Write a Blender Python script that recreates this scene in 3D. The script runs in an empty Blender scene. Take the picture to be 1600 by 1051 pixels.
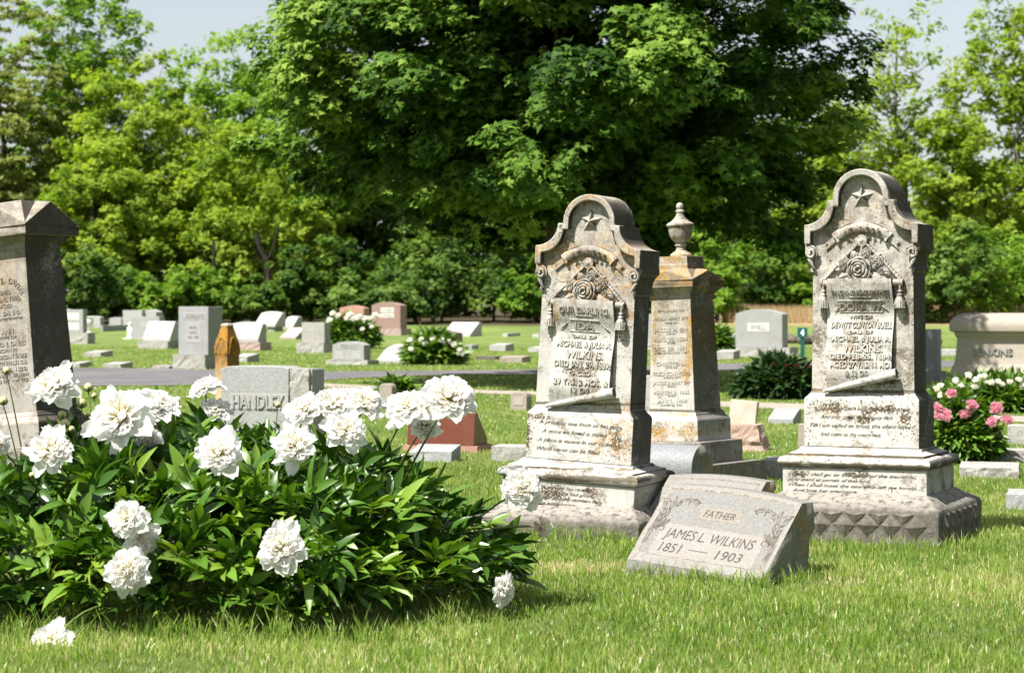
import bpy, bmesh, math, random
import numpy as np
from mathutils import Vector, Matrix, noise as mnoise
R = math.radians
rng = np.random.default_rng(7)
random.seed(7)
S = bpy.context.scene
COL = S.collection

# ------------------------------------------------------------------ camera, sky, sun, exposure
F, CX, HY, H = 3555.0, 800.0, 478.0, 1.25        # focal length in photo pixels, centre, horizon row, eye height
cam = bpy.data.cameras.new('camera')
cam.sensor_width = 36.0
cam.lens = F / 1600.0 * 36.0
cam.shift_y = -47.5 / 1600.0
cam.clip_start, cam.clip_end = 0.1, 3000.0
cam.dof.use_dof = True
cam.dof.focus_distance = 11.2
cam.dof.aperture_fstop = 6.3
camo = bpy.data.objects.new('camera', cam)
camo.location = (0, 0, H)
camo.rotation_euler = (R(90), 0, 0)
COL.objects.link(camo)
S.camera = camo

SUN_AZ, SUN_EL = R(47), R(57)                    # azimuth left of straight behind the camera
sdir = Vector((-math.sin(SUN_AZ) * math.cos(SUN_EL), -math.cos(SUN_AZ) * math.cos(SUN_EL), math.sin(SUN_EL)))
W = bpy.data.worlds.new('World')
S.world = W
W.use_nodes = True
wn = W.node_tree
sky = wn.nodes.new('ShaderNodeTexSky')
sky.sky_type = 'NISHITA'
sky.sun_disc = False
sky.sun_elevation = SUN_EL
sky.sun_rotation = math.atan2(sdir.x, sdir.y)
sky.air_density, sky.dust_density, sky.ozone_density = 1.0, 1.0, 1.0
bg = wn.nodes['Background']
bg.inputs['Strength'].default_value = 0.05
hz = wn.nodes.new('ShaderNodeHueSaturation')       # thin milky haze: paler, less saturated sky
hz.inputs['Saturation'].default_value = 0.42
hz.inputs['Value'].default_value = 1.18
wn.links.new(sky.outputs[0], hz.inputs['Color'])
wn.links.new(hz.outputs[0], bg.inputs['Color'])
sl = bpy.data.lights.new('sun', 'SUN')
sl.energy, sl.angle, sl.color = 5.0, R(0.55), (1.0, 0.955, 0.88)
so = bpy.data.objects.new('sun', sl)
so.rotation_euler = sdir.to_track_quat('Z', 'Y').to_euler()
so.location = (-20, -15, 40)
COL.objects.link(so)
S.view_settings.view_transform = 'Standard'
S.view_settings.look = 'None'
S.view_settings.exposure = 1.28
S.view_settings.gamma = 1.0
S.view_settings.use_curve_mapping = False
S.render.engine = 'CYCLES'
S.cycles.use_denoising = True
S.cycles.max_bounces = 8
S.cycles.diffuse_bounces = 4
S.cycles.transmission_bounces = 6
S.cycles.transparent_max_bounces = 8
S.cycles.caustics_reflective = False
S.cycles.caustics_refractive = False

# ------------------------------------------------------------------ ground height and pixel helpers
def gz(Y):
    t = min(1.0, max(0.0, (Y - 70.0) / 42.0))
    return 0.62 * t * t * (3 - 2 * t)

def gdist(y):
    """distance at which the ground shows at photo row y"""
    a, b = 2.0, 125.0
    for _ in range(50):
        m = (a + b) / 2
        if (y - HY) / F * m < H - gz(m): a = m
        else: b = m
    return a

def px(x, D): return (x - CX) / F * D
def pz(y, D): return H - (y - HY) / F * D

# ------------------------------------------------------------------ object helpers
def tag(o, label=None, cat=None, group=None, kind=None):
    if label: o['label'] = label
    if cat: o['category'] = cat
    if group: o['group'] = group
    if kind: o['kind'] = kind
    return o

def empty(name, loc, rz=0.0, rx=0.0, ry=0.0):
    o = bpy.data.objects.new(name, None)
    o.empty_display_size = 0.2
    o.location = loc
    M = Matrix.Rotation(rz, 4, 'Z') @ Matrix.Rotation(rx, 4, 'X') @ Matrix.Rotation(ry, 4, 'Y')
    o.rotation_euler = M.to_euler()
    COL.objects.link(o)
    return o

def link(name, me, mat=None, parent=None, kind=None):
    o = bpy.data.objects.new(name, me)
    if mat is not None and not me.materials: me.materials.append(mat)
    COL.objects.link(o)
    if parent is not None: o.parent = parent
    if kind: o['kind'] = kind
    return o

def np_mesh(name, V, Fa, tint=None, smooth=False):
    """V (n,3), Fa (m,k) -> mesh, with a per-face float attribute tint"""
    me = bpy.data.meshes.new(name)
    V = np.ascontiguousarray(V, dtype=np.float32); Fa = np.ascontiguousarray(Fa, dtype=np.int32)
    me.vertices.add(len(V)); me.vertices.foreach_set('co', V.ravel())
    m, k = Fa.shape
    me.loops.add(m * k); me.loops.foreach_set('vertex_index', Fa.ravel())
    me.polygons.add(m); me.polygons.foreach_set('loop_start', np.arange(0, m * k, k, dtype=np.int32))
    if smooth: me.polygons.foreach_set('use_smooth', np.ones(m, dtype=bool))
    me.update(calc_edges=True)
    if tint is not None:
        a = me.attributes.new('tint', 'FLOAT', 'FACE')
        a.data.foreach_set('value', np.ascontiguousarray(tint, dtype=np.float32))
    return me

class MB:
    """collects shapes; build() links them as one mesh object"""
    def __init__(s): s.v, s.f = [], []
    def add(s, vs, fs):
        o = len(s.v); s.v += [tuple(p) for p in vs]; s.f += [tuple(i + o for i in q) for q in fs]; return s
    def box(s, x0, x1, y0, y1, z0, z1):
        return s.add([(x0,y0,z0),(x1,y0,z0),(x1,y1,z0),(x0,y1,z0),(x0,y0,z1),(x1,y0,z1),(x1,y1,z1),(x0,y1,z1)],
                     [(3,2,1,0),(4,5,6,7),(0,1,5,4),(1,2,6,5),(2,3,7,6),(3,0,4,7)])
    def loft(s, rings, cap=True):
        n = len(rings[0]); vs = [p for r in rings for p in r]; fs = []
        for i in range(len(rings) - 1):
            for j in range(n):
                k = (j + 1) % n
                fs.append((i*n+j, i*n+k, (i+1)*n+k, (i+1)*n+j))
        if cap:
            fs.append(tuple(range(n - 1, -1, -1)))
            fs.append(tuple((len(rings)-1)*n + j for j in range(n)))
        return s.add(vs, fs)
    def rects(s, levels):
        """stack of rectangles: (z, w, d)"""
        return s.loft([[(-w/2,-d/2,z),(w/2,-d/2,z),(w/2,d/2,z),(-w/2,d/2,z)] for z, w, d in levels])
    def prism(s, out, y0, y1):
        """out: (x,z) counter-clockwise seen from the front"""
        n = len(out)
        vs = [(x, y0, z) for x, z in out] + [(x, y1, z) for x, z in out]
        fs = [tuple(range(n)), tuple(range(2*n-1, n-1, -1))]
        for j in range(n):
            k = (j + 1) % n
            fs.append((k, j, n + j, n + k))
        return s.add(vs, fs)
    def ring(s, outer, inner, y0, y1):
        n = len(outer)
        vs = [(x,y0,z) for x,z in outer] + [(x,y0,z) for x,z in inner] + [(x,y1,z) for x,z in outer] + [(x,y1,z) for x,z in inner]
        fs = []
        for j in range(n):
            k = (j + 1) % n
            fs += [(j,k,n+k,n+j), (3*n+j,3*n+k,2*n+k,2*n+j), (k,j,2*n+j,2*n+k), (n+j,n+k,3*n+k,3*n+j)]
        return s.add(vs, fs)
    def tube(s, path, rad, seg=8, cap=True):
        path = [Vector(p) for p in path]; n = len(path)
        rad = rad if isinstance(rad, (list, tuple)) else [rad] * n
        rings = []; up = Vector((0.31, 0.22, 0.92)).normalized()
        for i, p in enumerate(path):
            t = (path[min(i+1, n-1)] - path[max(i-1, 0)]).normalized()
            u = up - t * up.dot(t)
            if u.length < 0.1: u = Vector((1, 0, 0)) - t * t.x
            u.normalize(); w = t.cross(u); up = u
            rings.append([p + (u*math.cos(a) + w*math.sin(a)) * rad[i] for a in (2*math.pi*k/seg for k in range(seg))])
        return s.loft(rings, cap)
    def lathe(s, prof, seg=20, c=(0,0,0)):
        return s.loft([[(c[0]+r*math.cos(2*math.pi*k/seg), c[1]+r*math.sin(2*math.pi*k/seg), c[2]+z) for k in range(seg)] for r, z in prof])
    def grid(s, fn, nu, nv):
        vs = [fn(i/nu, j/nv) for j in range(nv+1) for i in range(nu+1)]
        fs = [(j*(nu+1)+i, j*(nu+1)+i+1, (j+1)*(nu+1)+i+1, (j+1)*(nu+1)+i) for j in range(nv) for i in range(nu)]
        return s.add(vs, fs)
    def ball(s, c, r, seg=10, rings=7):
        """squashable ball: r = (rx, ry, rz)"""
        ps = [[(c[0]+r[0]*math.sin(a)*math.cos(b), c[1]+r[1]*math.sin(a)*math.sin(b), c[2]-r[2]*math.cos(a)) for b in (2*math.pi*k/seg for k in range(seg))]
              for a in (math.pi*(i+.15)/(rings+.3) for i in range(rings+1))]
        return s.loft(ps)
    def rough(s, x0, x1, y0, y1, z0, z1, amp=0.02, n=(8, 4, 4), freq=9.0, seed=0.0, top=0.15):
        """rock-faced block: sides broken, top nearly flat"""
        def q(p):
            x, y, z = p
            v = mnoise.noise_vector(Vector((x*freq+seed, y*freq+seed*1.7, z*freq*1.3)))
            w = mnoise.noise_vector(Vector((x*freq*2.7+seed, y*freq*2.7, z*freq*2.7+seed)))
            a = amp * (top if z > z1 - 1e-6 else 1.0)
            e = 0.35 if z > z1 - 1e-6 else 1.0
            return (x + a*e*(v.x+.5*w.x), y + a*e*(v.y+.5*w.y), z + a*.5*(v.z+.5*w.z))
        nx, ny, nz = n
        X = lambda u: x0+(x1-x0)*u
        Y = lambda u: y0+(y1-y0)*u
        Z = lambda u: z0+(z1-z0)*u
        s.grid(lambda u,v: q((X(u), y0, Z(v))), nx, nz)
        s.grid(lambda u,v: q((X(1-u), y1, Z(v))), nx, nz)
        s.grid(lambda u,v: q((x1, Y(u), Z(v))), ny, nz)
        s.grid(lambda u,v: q((x0, Y(1-u), Z(v))), ny, nz)
        s.grid(lambda u,v: q((X(u), Y(v), z1)), nx, ny)
        return s
    def cap(s, ring, nrm, amp, seed=0.0, k=5, freq=11.0):
        """broken rock face filling a planar ring"""
        nrm = Vector(nrm); P = [Vector(p) for p in ring]
        c = sum(P, Vector()) / len(P); n = len(P); rings = []
        for i in range(k + 1):
            f = 1 - i / (k + .6)
            r = []
            for p in P:
                q = c + (p - c) * f
                d = amp * (0 if i == 0 else 1) * (mnoise.noise(q*freq + Vector((seed,)*3)) + .6*mnoise.noise(q*freq*2.6) + .25)
                r.append(q + nrm * d)
            rings.append(r)
        vs = [p for r in rings for p in r]
        fs = [(i*n+j, i*n+(j+1)%n, (i+1)*n+(j+1)%n, (i+1)*n+j) for i in range(k) for j in range(n)]
        fs.append(tuple(k*n + j for j in range(n)))
        return s.add(vs, fs)
    def mesh(s, name, mat=None, smooth=None, merge=True):
        me = bpy.data.meshes.new(name)
        me.from_pydata(s.v, [], s.f)
        bm = bmesh.new(); bm.from_mesh(me)
        if merge: bmesh.ops.remove_doubles(bm, verts=bm.verts, dist=1e-5)
        bmesh.ops.recalc_face_normals(bm, faces=bm.faces)
        if smooth is not None:
            for f in bm.faces: f.smooth = True
            ca = math.cos(R(smooth))
            for e in bm.edges:
                if len(e.link_faces) == 2 and e.link_faces[0].normal.dot(e.link_faces[1].normal) < ca: e.smooth = False
        bm.to_mesh(me); bm.free()
        if mat is not None: me.materials.append(mat)
        return me
    def build(s, name, mat, parent=None, smooth=None, bevel=0.0, kind=None):
        o = link(name, s.mesh(name, mat, smooth), None, parent, kind)
        if bevel:
            b = o.modifiers.new('edge', 'BEVEL'); b.width = bevel; b.segments = 2; b.limit_method = 'ANGLE'; b.angle_limit = R(35)
        return o

def arc(cx, cz, r, a0, a1, n, rz=None):
    rz = r if rz is None else rz
    return [(cx + r*math.cos(R(a0+(a1-a0)*i/n)), cz + rz*math.sin(R(a0+(a1-a0)*i/n))) for i in range(n+1)]

_tc = {}
def text(body, width=None, height=0.02, ext=0.0, shear=0.0, off=0.0, space=1.0):
    """letters as vertices (x right, z up, y depth), centred; faces"""
    cu = bpy.data.curves.new('t', 'FONT'); cu.body = body; cu.size = 1.0; cu.extrude = 0.5 if ext else 0.0
    cu.shear = shear; cu.offset = off; cu.resolution_u = 3; cu.space_character = space
    o = bpy.data.objects.new('t', cu)
    me = bpy.data.meshes.new_from_object(o)
    v = np.array([p.co[:] for p in me.vertices], dtype=float).reshape(-1, 3)
    fs = [tuple(p.vertices) for p in me.polygons]
    bpy.data.objects.remove(o); bpy.data.curves.remove(cu); bpy.data.meshes.remove(me)
    if not len(v): return np.zeros((0,3)), []
    x0, x1 = v[:,0].min(), v[:,0].max()
    k = height / 0.70
    kx = k if width is None else width / max(1e-6, x1 - x0)
    out = np.stack([(v[:,0] - (x0+x1)/2) * kx, -v[:,2] * 2 * ext if ext else v[:,2]*0, (v[:,1] - 0.35) * k], 1)
    return out, fs

def text_lines(mb, lines, surf, ext=0.004, emb=0.0015):
    """lines: (text, x, z, width, height, shear, off) laid on the surface y = surf(x, z)"""
    for ln in lines:
        body, x, z, w, h = ln[:5]
        sh = ln[5] if len(ln) > 5 else 0.0
        of = ln[6] if len(ln) > 6 else 0.0
        v, f = text(body, w, h, ext, sh, of)
        vs = []; wob = .055*h                                # hand-cut: no two letters quite alike
        for p in v:
            n_ = mnoise.noise_vector(Vector(((p[0]+x)/h*.9, (p[2]+z)/h*.9, z*31)))
            X, Z = p[0] + x + n_.x*wob, p[2] + z + n_.z*wob*1.3
            yy = surf(X, Z)
            vs.append((X, yy - ext + emb + p[1] * 0.5 if False else yy + (emb if p[1] > 0 else -ext), Z))
        mb.add(vs, f)
    return mb

def text_arc(mb, body, cx, cz, r, a_mid, span, h, y, ext=0.004):
    n = len(body)
    for i, ch in enumerate(body):
        if ch == ' ': continue
        a = R(a_mid + span/2 - span*(i+.5)/n)
        v, f = text(ch, None, h, ext)
        t = a - math.pi/2
        vs = []
        for p in v:
            X = cx + r*math.cos(a) + p[0]*math.cos(t) - p[2]*math.sin(t)
            Z = cz + r*math.sin(a) + p[0]*math.sin(t) + p[2]*math.cos(t)
            vs.append((X, y + (0.0015 if p[1] > 0 else -ext), Z))
        mb.add(vs, f)

# ------------------------------------------------------------------ material helpers
class NB:
    def __init__(s, name):
        s.m = bpy.data.materials.new(name); s.m.use_nodes = True
        s.t = s.m.node_tree; s.t.nodes.clear()
        s.out = s.t.nodes.new('ShaderNodeOutputMaterial')
    def n(s, typ, ins=None, **props):
        nd = s.t.nodes.new('ShaderNode' + typ)
        for k, v in props.items(): setattr(nd, k, v)
        for k, v in (ins or {}).items():
            sk = nd.inputs[k]
            if isinstance(v, bpy.types.NodeSocket): s.t.links.new(v, sk)
            else:
                if sk.type == 'RGBA' and len(v) == 3: v = (*v, 1)
                sk.default_value = v
        return nd
    def obj(s): return s.n('TexCoord').outputs['Object']
    def noise(s, vec, scale, detail=4.0, rough=0.6, dist=0.0):
        return s.n('TexNoise', {'Vector': vec, 'Scale': scale, 'Detail': detail, 'Roughness': rough, 'Distortion': dist}).outputs['Fac']
    def rng(s, v, a, b, c=0.0, d=1.0, smooth=True):
        return s.n('MapRange', {0: v, 1: a, 2: b, 3: c, 4: d}, interpolation_type='SMOOTHSTEP' if smooth else 'LINEAR').outputs[0]
    def math(s, op, a, b=0.0):
        return s.n('Math', {0: a, 1: b}, operation=op).outputs[0]
    def mix(s, f, a, b, blend='MIX'):
        return s.n('Mix', {0: f, 6: a, 7: b}, data_type='RGBA', blend_type=blend).outputs[2]
    def ramp(s, f, stops):
        nd = s.n('ValToRGB', {0: f}); e = nd.color_ramp.elements
        while len(e) < len(stops): e.new(0.5)
        for el, (p, c) in zip(e, stops): el.position = p; el.color = (*c, 1)
        return nd.outputs[0]
    def shift(s, vec, d):
        return s.n('VectorMath', {0: vec, 1: d}, operation='ADD').outputs[0]
    def scale(s, vec, d):
        return s.n('VectorMath', {0: vec, 1: d}, operation='MULTIPLY').outputs[0]
    def bump(s, h, strength=0.4, dist=0.004, prev=None):
        i = {'Height': h, 'Strength': strength, 'Distance': dist}
        if prev is not None: i['Normal'] = prev
        return s.n('Bump', i).outputs[0]
    def bsdf(s, col, rough=0.7, normal=None, spec=0.3, **kw):
        i = {'Base Color': col, 'Roughness': rough, 'Specular IOR Level': spec}
        if normal is not None: i['Normal'] = normal
        i.update(kw)
        return s.n('BsdfPrincipled', i).outputs[0]
    def done(s, sh):
        s.t.links.new(sh, s.out.inputs['Surface']); return s.m

def leaf_mat(name, stops, rough=0.45, spec=0.35, trans=0.35, tcol=None, attr=True, var=None):
    b = NB(name)
    if attr: f = b.n('Attribute', attribute_name='tint').outputs['Fac']
    else: f = b.n('ObjectInfo').outputs['Random']
    if var:                                                   # large-scale variation through the crown
        nz = b.noise(b.obj(), var, 2.0)
        f = b.math('ADD', b.math('MULTIPLY', f, 0.7), b.math('MULTIPLY', b.rng(nz, 0.35, 0.65), 0.3))
    c = b.ramp(f, stops)
    p = b.bsdf(c, rough, None, spec)
    if trans <= 0: return b.done(p)
    tc = b.mix(1.0, c, tcol or (1.5, 1.6, 0.6), 'MULTIPLY')
    t = b.n('BsdfTranslucent', {'Color': tc}).outputs[0]
    return b.done(b.n('MixShader', {0: trans, 1: p, 2: t}).outputs[0])

def plain(name, col, rough=0.7, var=0.25, scale=8.0, bump=0.3, bscale=40.0, bd=0.004, spec=0.3):
    b = NB(name); o = b.obj()
    n1 = b.noise(o, scale, 5)
    c = b.mix(b.rng(n1, 0.3, 0.7), tuple(k*(1-var) for k in col), tuple(min(1, k*(1+var)) for k in col))
    return b.done(b.bsdf(c, rough, b.bump(b.noise(o, bscale, 4), bump, bd), spec))

def granite(name, col, dark=0.45, light=1.3, grain=220.0, stain=0.35, stainc=(0.16,0.14,0.11), rough=0.75, lichen=0.0):
    b = NB(name); o = b.obj(); o2 = b.shift(o, (rng.uniform(-9,9), rng.uniform(-9,9), rng.uniform(-9,9)))
    g = b.n('TexVoronoi', {'Vector': o2, 'Scale': grain}).outputs['Color']
    gv = b.n('SeparateColor', {0: g}).outputs[0]
    c = b.ramp(gv, [(0.0, tuple(k*dark for k in col)), (0.22, tuple(k*.9 for k in col)), (0.7, col), (1.0, tuple(min(.9, k*light) for k in col))])
    s1 = b.rng(b.noise(o2, 3.2, 8, .68, .4), 0.46, 0.72)
    c = b.mix(b.math('MULTIPLY', s1, stain), c, stainc)
    s2 = b.rng(b.noise(b.scale(o2, (9, 9, 1.6)), 1.6, 5, .65), 0.5, 0.75)
    c = b.mix(b.math('MULTIPLY', s2, stain*.6), c, tuple(k*.6 for k in col))
    if lichen:
        l = b.math('MULTIPLY', b.rng(b.noise(o2, 5, 6, .7), 0.52, 0.6), lichen)
        c = b.mix(l, c, (0.42, 0.24, 0.03))
    nb = b.bump(b.noise(o2, 60, 5, .7), 0.5, 0.004)
    return b.done(b.bsdf(c, rough, nb, 0.35))
def marble(name, white=(0.455,0.445,0.42), tan=(0.345,0.325,0.288), z0=0.75, z1=1.5, orange=0.5, speck=0.6, algae=0.9, seed=0.0, ozone=None, moss=None, patches=(), opatches=()):
    """weathered marble: cleaner low down, tan and pitted higher up, black algae crust on its damp side, orange lichen patches"""
    b = NB(name); o = b.obj(); o2 = b.shift(o, (seed, seed*1.3, seed*.7))
    sx = b.n('SeparateXYZ', {0: o}); z = sx.outputs[2]
    nrm_y = b.n('SeparateXYZ', {0: b.n('TexCoord').outputs['Normal']}).outputs[1]
    nb = b.noise(o2, 3.0, 8, .7, .3); nf = b.noise(o2, 14, 8, .72); nn = b.noise(o2, 70, 6, .7)
    old = b.rng(b.math('ADD', z, b.math('MULTIPLY', b.math('SUBTRACT', nb, .5), 1.1)), z0, z1)
    c = b.mix(b.rng(nf, .3, .7), tuple(k*.88 for k in white), white)
    t = b.mix(b.rng(nf, .35, .68), tuple(k*.62 for k in tan), tuple(min(1,k*1.35) for k in tan))
    c = b.mix(b.math('MULTIPLY', old, .92), c, t)
    # rain streaks
    st = b.rng(b.noise(b.scale(o2, (11, 11, .8)), 2.2, 6, .7), .52, .74)
    c = b.mix(b.math('MULTIPLY', st, b.rng(old, 0, 1, .35, .75)), c, (0.13,0.115,0.092))
    pits = b.rng(b.noise(o2, 150, 4, .7), .55, .63)                 # weathered, sugary grain
    c = b.mix(b.math('MULTIPLY', pits, b.rng(old, 0, 1, .22, .62)), c, (0.085,0.072,0.055))
    # grey-brown dirt islands
    d = b.math('MULTIPLY', b.rng(b.noise(o2, 5.5, 9, .75, .6), .51, .61), b.rng(nn, .36, .54))
    c = b.mix(b.math('MULTIPLY', d, .85), c, b.mix(nf, (0.075,0.060,0.042), (0.19,0.15,0.10)))
    if moss:                                              # moss bands that hang on under the mouldings
        for mz, mw in moss:
            q = b.rng(b.math('ADD', b.math('ABSOLUTE', b.math('SUBTRACT', z, mz)), b.math('MULTIPLY', b.math('SUBTRACT', nf, .5), mw*2.2)), mw*1.05, mw*.55)
            c = b.mix(b.math('MULTIPLY', b.math('MULTIPLY', q, b.rng(nb, .38, .47)), .88), c, b.mix(nn, (0.045,0.038,0.026), (0.13,0.105,0.07)))
    for cx_, cz_, rx_, rz_ in patches:                    # crusts of brown lichen eaten into the face
        u = b.math('MULTIPLY', b.math('SUBTRACT', sx.outputs[0], cx_), 1/rx_); w = b.math('MULTIPLY', b.math('SUBTRACT', z, cz_), 1/rz_)
        dd = b.math('SQRT', b.math('ADD', b.math('MULTIPLY', u, u), b.math('MULTIPLY', w, w)))
        k = b.rng(b.math('ADD', dd, b.math('MULTIPLY', b.math('SUBTRACT', nf, .5), 1.6)), 1.15, .25)
        pit = b.rng(b.math('ADD', b.noise(o2, 105, 4, .62), b.math('MULTIPLY', k, .17)), .60, .65)
        front = b.rng(nrm_y, -.6, -.8)
        c = b.mix(b.math('MULTIPLY', b.math('MULTIPLY', pit, k), front), c, b.mix(nf, (0.032,0.026,0.018), (0.125,0.085,0.04)))
    for cx_, cz_, rx_, rz_ in opatches:                   # yellow-orange lichen runs
        u = b.math('MULTIPLY', b.math('SUBTRACT', sx.outputs[0], cx_), 1/rx_); w = b.math('MULTIPLY', b.math('SUBTRACT', z, cz_), 1/rz_)
        dd = b.math('SQRT', b.math('ADD', b.math('MULTIPLY', u, u), b.math('MULTIPLY', w, w)))
        k = b.rng(b.math('ADD', dd, b.math('MULTIPLY', b.math('SUBTRACT', nf, .5), 2.2)), 1.1, .55)
        c = b.mix(b.math('MULTIPLY', b.math('MULTIPLY', k, b.rng(nn, .38, .58)), .85), c, b.mix(nf, (0.13,0.075,0.015), (0.42,0.25,0.03)))
    # black lichen dots gathered in colonies
    col = b.rng(b.noise(o2, 4.2, 4, .6), .44, .62)
    dots = b.rng(b.noise(o2, 78, 3, .55), b.math('SUBTRACT', .68, b.math('MULTIPLY', col, .12)), b.math('SUBTRACT', .73, b.math('MULTIPLY', col, .12)))
    c = b.mix(b.math('MULTIPLY', dots, speck), c, (0.05,0.045,0.035))
    # orange lichen
    ol = b.math('MULTIPLY', b.rng(b.noise(b.shift(o2, (4,2,9)), 3.4, 5, .6), .53, .62), b.rng(b.noise(o2, 22, 7, .75), .42, .56))
    if ozone: ol = b.math('MAXIMUM', ol, b.math('MULTIPLY', b.rng(nf, .42, .52), b.rng(b.math('ADD', b.math('ABSOLUTE', b.math('SUBTRACT', z, ozone[0])), b.math('MULTIPLY', nb, .25)), ozone[1]+.12, ozone[1]*.5+.08)))
    ol = b.math('MULTIPLY', ol, b.rng(nn, .40, .56))
    c = b.mix(b.math('MULTIPLY', ol, orange), c, b.mix(nf, (0.17,0.085,0.015), (0.46,0.235,0.03)))
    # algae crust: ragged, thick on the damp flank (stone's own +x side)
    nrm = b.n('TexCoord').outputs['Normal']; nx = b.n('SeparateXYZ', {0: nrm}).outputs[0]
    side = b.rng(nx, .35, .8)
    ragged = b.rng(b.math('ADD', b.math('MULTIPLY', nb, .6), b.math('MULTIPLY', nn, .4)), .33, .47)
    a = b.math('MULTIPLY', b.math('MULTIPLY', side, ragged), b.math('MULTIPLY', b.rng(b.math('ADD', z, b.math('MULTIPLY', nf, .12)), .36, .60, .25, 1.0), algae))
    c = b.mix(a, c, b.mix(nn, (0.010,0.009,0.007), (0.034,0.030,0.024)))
    h = b.math('ADD', b.math('MULTIPLY', nn, .6), b.math('ADD', b.math('MULTIPLY', nf, .5), b.math('MULTIPLY', b.noise(o2, 260, 3, .6), .35)))
    nm = b.bump(h, .6, .006)
    return b.done(b.bsdf(c, b.rng(nf, .3, .7, .7, .95), nm, .12))

def sandstone(name, col=(0.142,0.129,0.112), seed=0.0, white=0.5):
    b = NB(name); o = b.obj(); o2 = b.shift(o, (seed,)*3)
    n1 = b.noise(o2, 5, 8, .7, .3); n2 = b.noise(o2, 26, 6, .7); n3 = b.noise(o2, 110, 4, .6)
    c = b.mix(b.rng(n2, .3, .7), tuple(k*.55 for k in col), tuple(k*1.2 for k in col))
    c = b.mix(b.rng(n1, .48, .62), c, tuple(k*.72 for k in col))
    z = b.n('SeparateXYZ', {0: o}).outputs[2]
    w = b.math('MULTIPLY', b.rng(b.math('ADD', z, b.math('MULTIPLY', n1, .16)), .25, .31), b.rng(n2, .38, .5))
    c = b.mix(b.math('MULTIPLY', w, white), c, (0.38,0.355,0.32))
    bl = b.math('MULTIPLY', b.rng(b.noise(o2, 3.3, 7, .7), .56, .66), b.rng(n3, .35, .6))
    c = b.mix(b.math('MULTIPLY', bl, .75), c, (0.07,0.06,0.05))
    nm = b.bump(b.math('ADD', n2, b.math('MULTIPLY', n3, .6)), .8, .01)
    return b.done(b.bsdf(c, .88, nm, .2))

M = {}
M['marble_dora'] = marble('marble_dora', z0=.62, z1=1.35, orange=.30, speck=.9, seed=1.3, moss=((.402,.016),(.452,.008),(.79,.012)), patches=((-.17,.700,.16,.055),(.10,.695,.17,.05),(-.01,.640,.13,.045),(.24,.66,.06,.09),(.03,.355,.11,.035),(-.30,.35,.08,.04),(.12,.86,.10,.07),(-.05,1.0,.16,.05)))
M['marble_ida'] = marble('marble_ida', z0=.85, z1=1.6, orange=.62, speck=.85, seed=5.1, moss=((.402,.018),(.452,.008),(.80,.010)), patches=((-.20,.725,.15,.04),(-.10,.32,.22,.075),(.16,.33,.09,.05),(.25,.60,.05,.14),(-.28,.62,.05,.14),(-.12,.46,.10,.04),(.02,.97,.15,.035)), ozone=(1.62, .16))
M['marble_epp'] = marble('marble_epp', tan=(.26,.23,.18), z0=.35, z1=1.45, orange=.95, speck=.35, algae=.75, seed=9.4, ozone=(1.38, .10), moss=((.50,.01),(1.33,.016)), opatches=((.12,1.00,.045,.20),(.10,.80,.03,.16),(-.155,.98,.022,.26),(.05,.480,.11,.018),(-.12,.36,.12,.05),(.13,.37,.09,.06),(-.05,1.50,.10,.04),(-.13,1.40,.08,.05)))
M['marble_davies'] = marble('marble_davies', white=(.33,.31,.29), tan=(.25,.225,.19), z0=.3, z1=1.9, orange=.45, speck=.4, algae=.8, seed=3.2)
M['letter_dora'] = marble('letter_dora', white=(.44,.42,.38), tan=(.13,.11,.085), z0=1.1, z1=1.4, orange=.4, speck=.6, seed=1.3)
M['letter_ida'] = marble('letter_ida', white=(.44,.42,.38), tan=(.13,.11,.085), z0=1.15, z1=1.45, orange=.4, speck=.6, seed=5.1)
M['scroll_dora'] = marble('scroll_dora', z0=1.02, z1=1.55, orange=.25, speck=.7, seed=1.3, patches=((-.05,.955,.16,.05),(.05,1.03,.10,.04)))
M['scroll_ida'] = marble('scroll_ida', z0=1.10, z1=1.60, orange=.40, speck=.6, seed=5.1, patches=((.02,.985,.15,.03),), opatches=((-.12,1.33,.05,.04),(-.10,1.28,.03,.03)))
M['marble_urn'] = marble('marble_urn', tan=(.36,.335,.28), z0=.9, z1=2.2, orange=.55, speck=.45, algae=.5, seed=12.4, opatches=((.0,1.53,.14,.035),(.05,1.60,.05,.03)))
M['sandstone'] = sandstone('sandstone', seed=2.0)
b = NB('letter_dark'); o = b.obj()
c = b.mix(b.rng(b.noise(o, 34, 5, .7), .40, .60), (0.030,0.026,0.021), (0.20,0.18,0.155))
M['letter_dark'] = b.done(b.bsdf(c, .9, None, .1))
M['letter_cut'] = plain('letter_cut', (0.060,0.050,0.042), .9, .3, 60)
M['letter_lichen'] = plain('letter_lichen', (0.23,0.20,0.16), .9, .5, 50)
M['granite_light'] = granite('granite_light', (0.20,0.193,0.182), .5, 1.25, 330, .4, rough=.6)
M['granite_panel'] = granite('granite_panel', (0.215,0.203,0.19), .65, 1.15, 330, .35, rough=.55)
M['granite_frost'] = granite('granite_frost', (0.172,0.168,0.161), .45, 1.3, 330, .2, rough=.8)
M['granite_plate'] = granite('granite_plate', (0.195,0.178,0.154), .6, 1.2, 330, .2, rough=.7)
M['granite_rough'] = granite('granite_rough', (0.20,0.195,0.17), .4, 1.3, 160, .75, (0.10,0.085,0.05), .9, .25)
M['granite_grey'] = granite('granite_grey', (0.27,0.275,0.275), .6, 1.25, 150, .25)
M['granite_pale'] = granite('granite_pale', (0.31,0.31,0.30), .7, 1.2, 150, .25)
M['granite_white'] = granite('granite_white', (0.37,0.37,0.36), .8, 1.1, 120, .12)
M['granite_mid'] = granite('granite_mid', (0.27,0.275,0.28), .5, 1.4, 200, .2)
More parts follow.
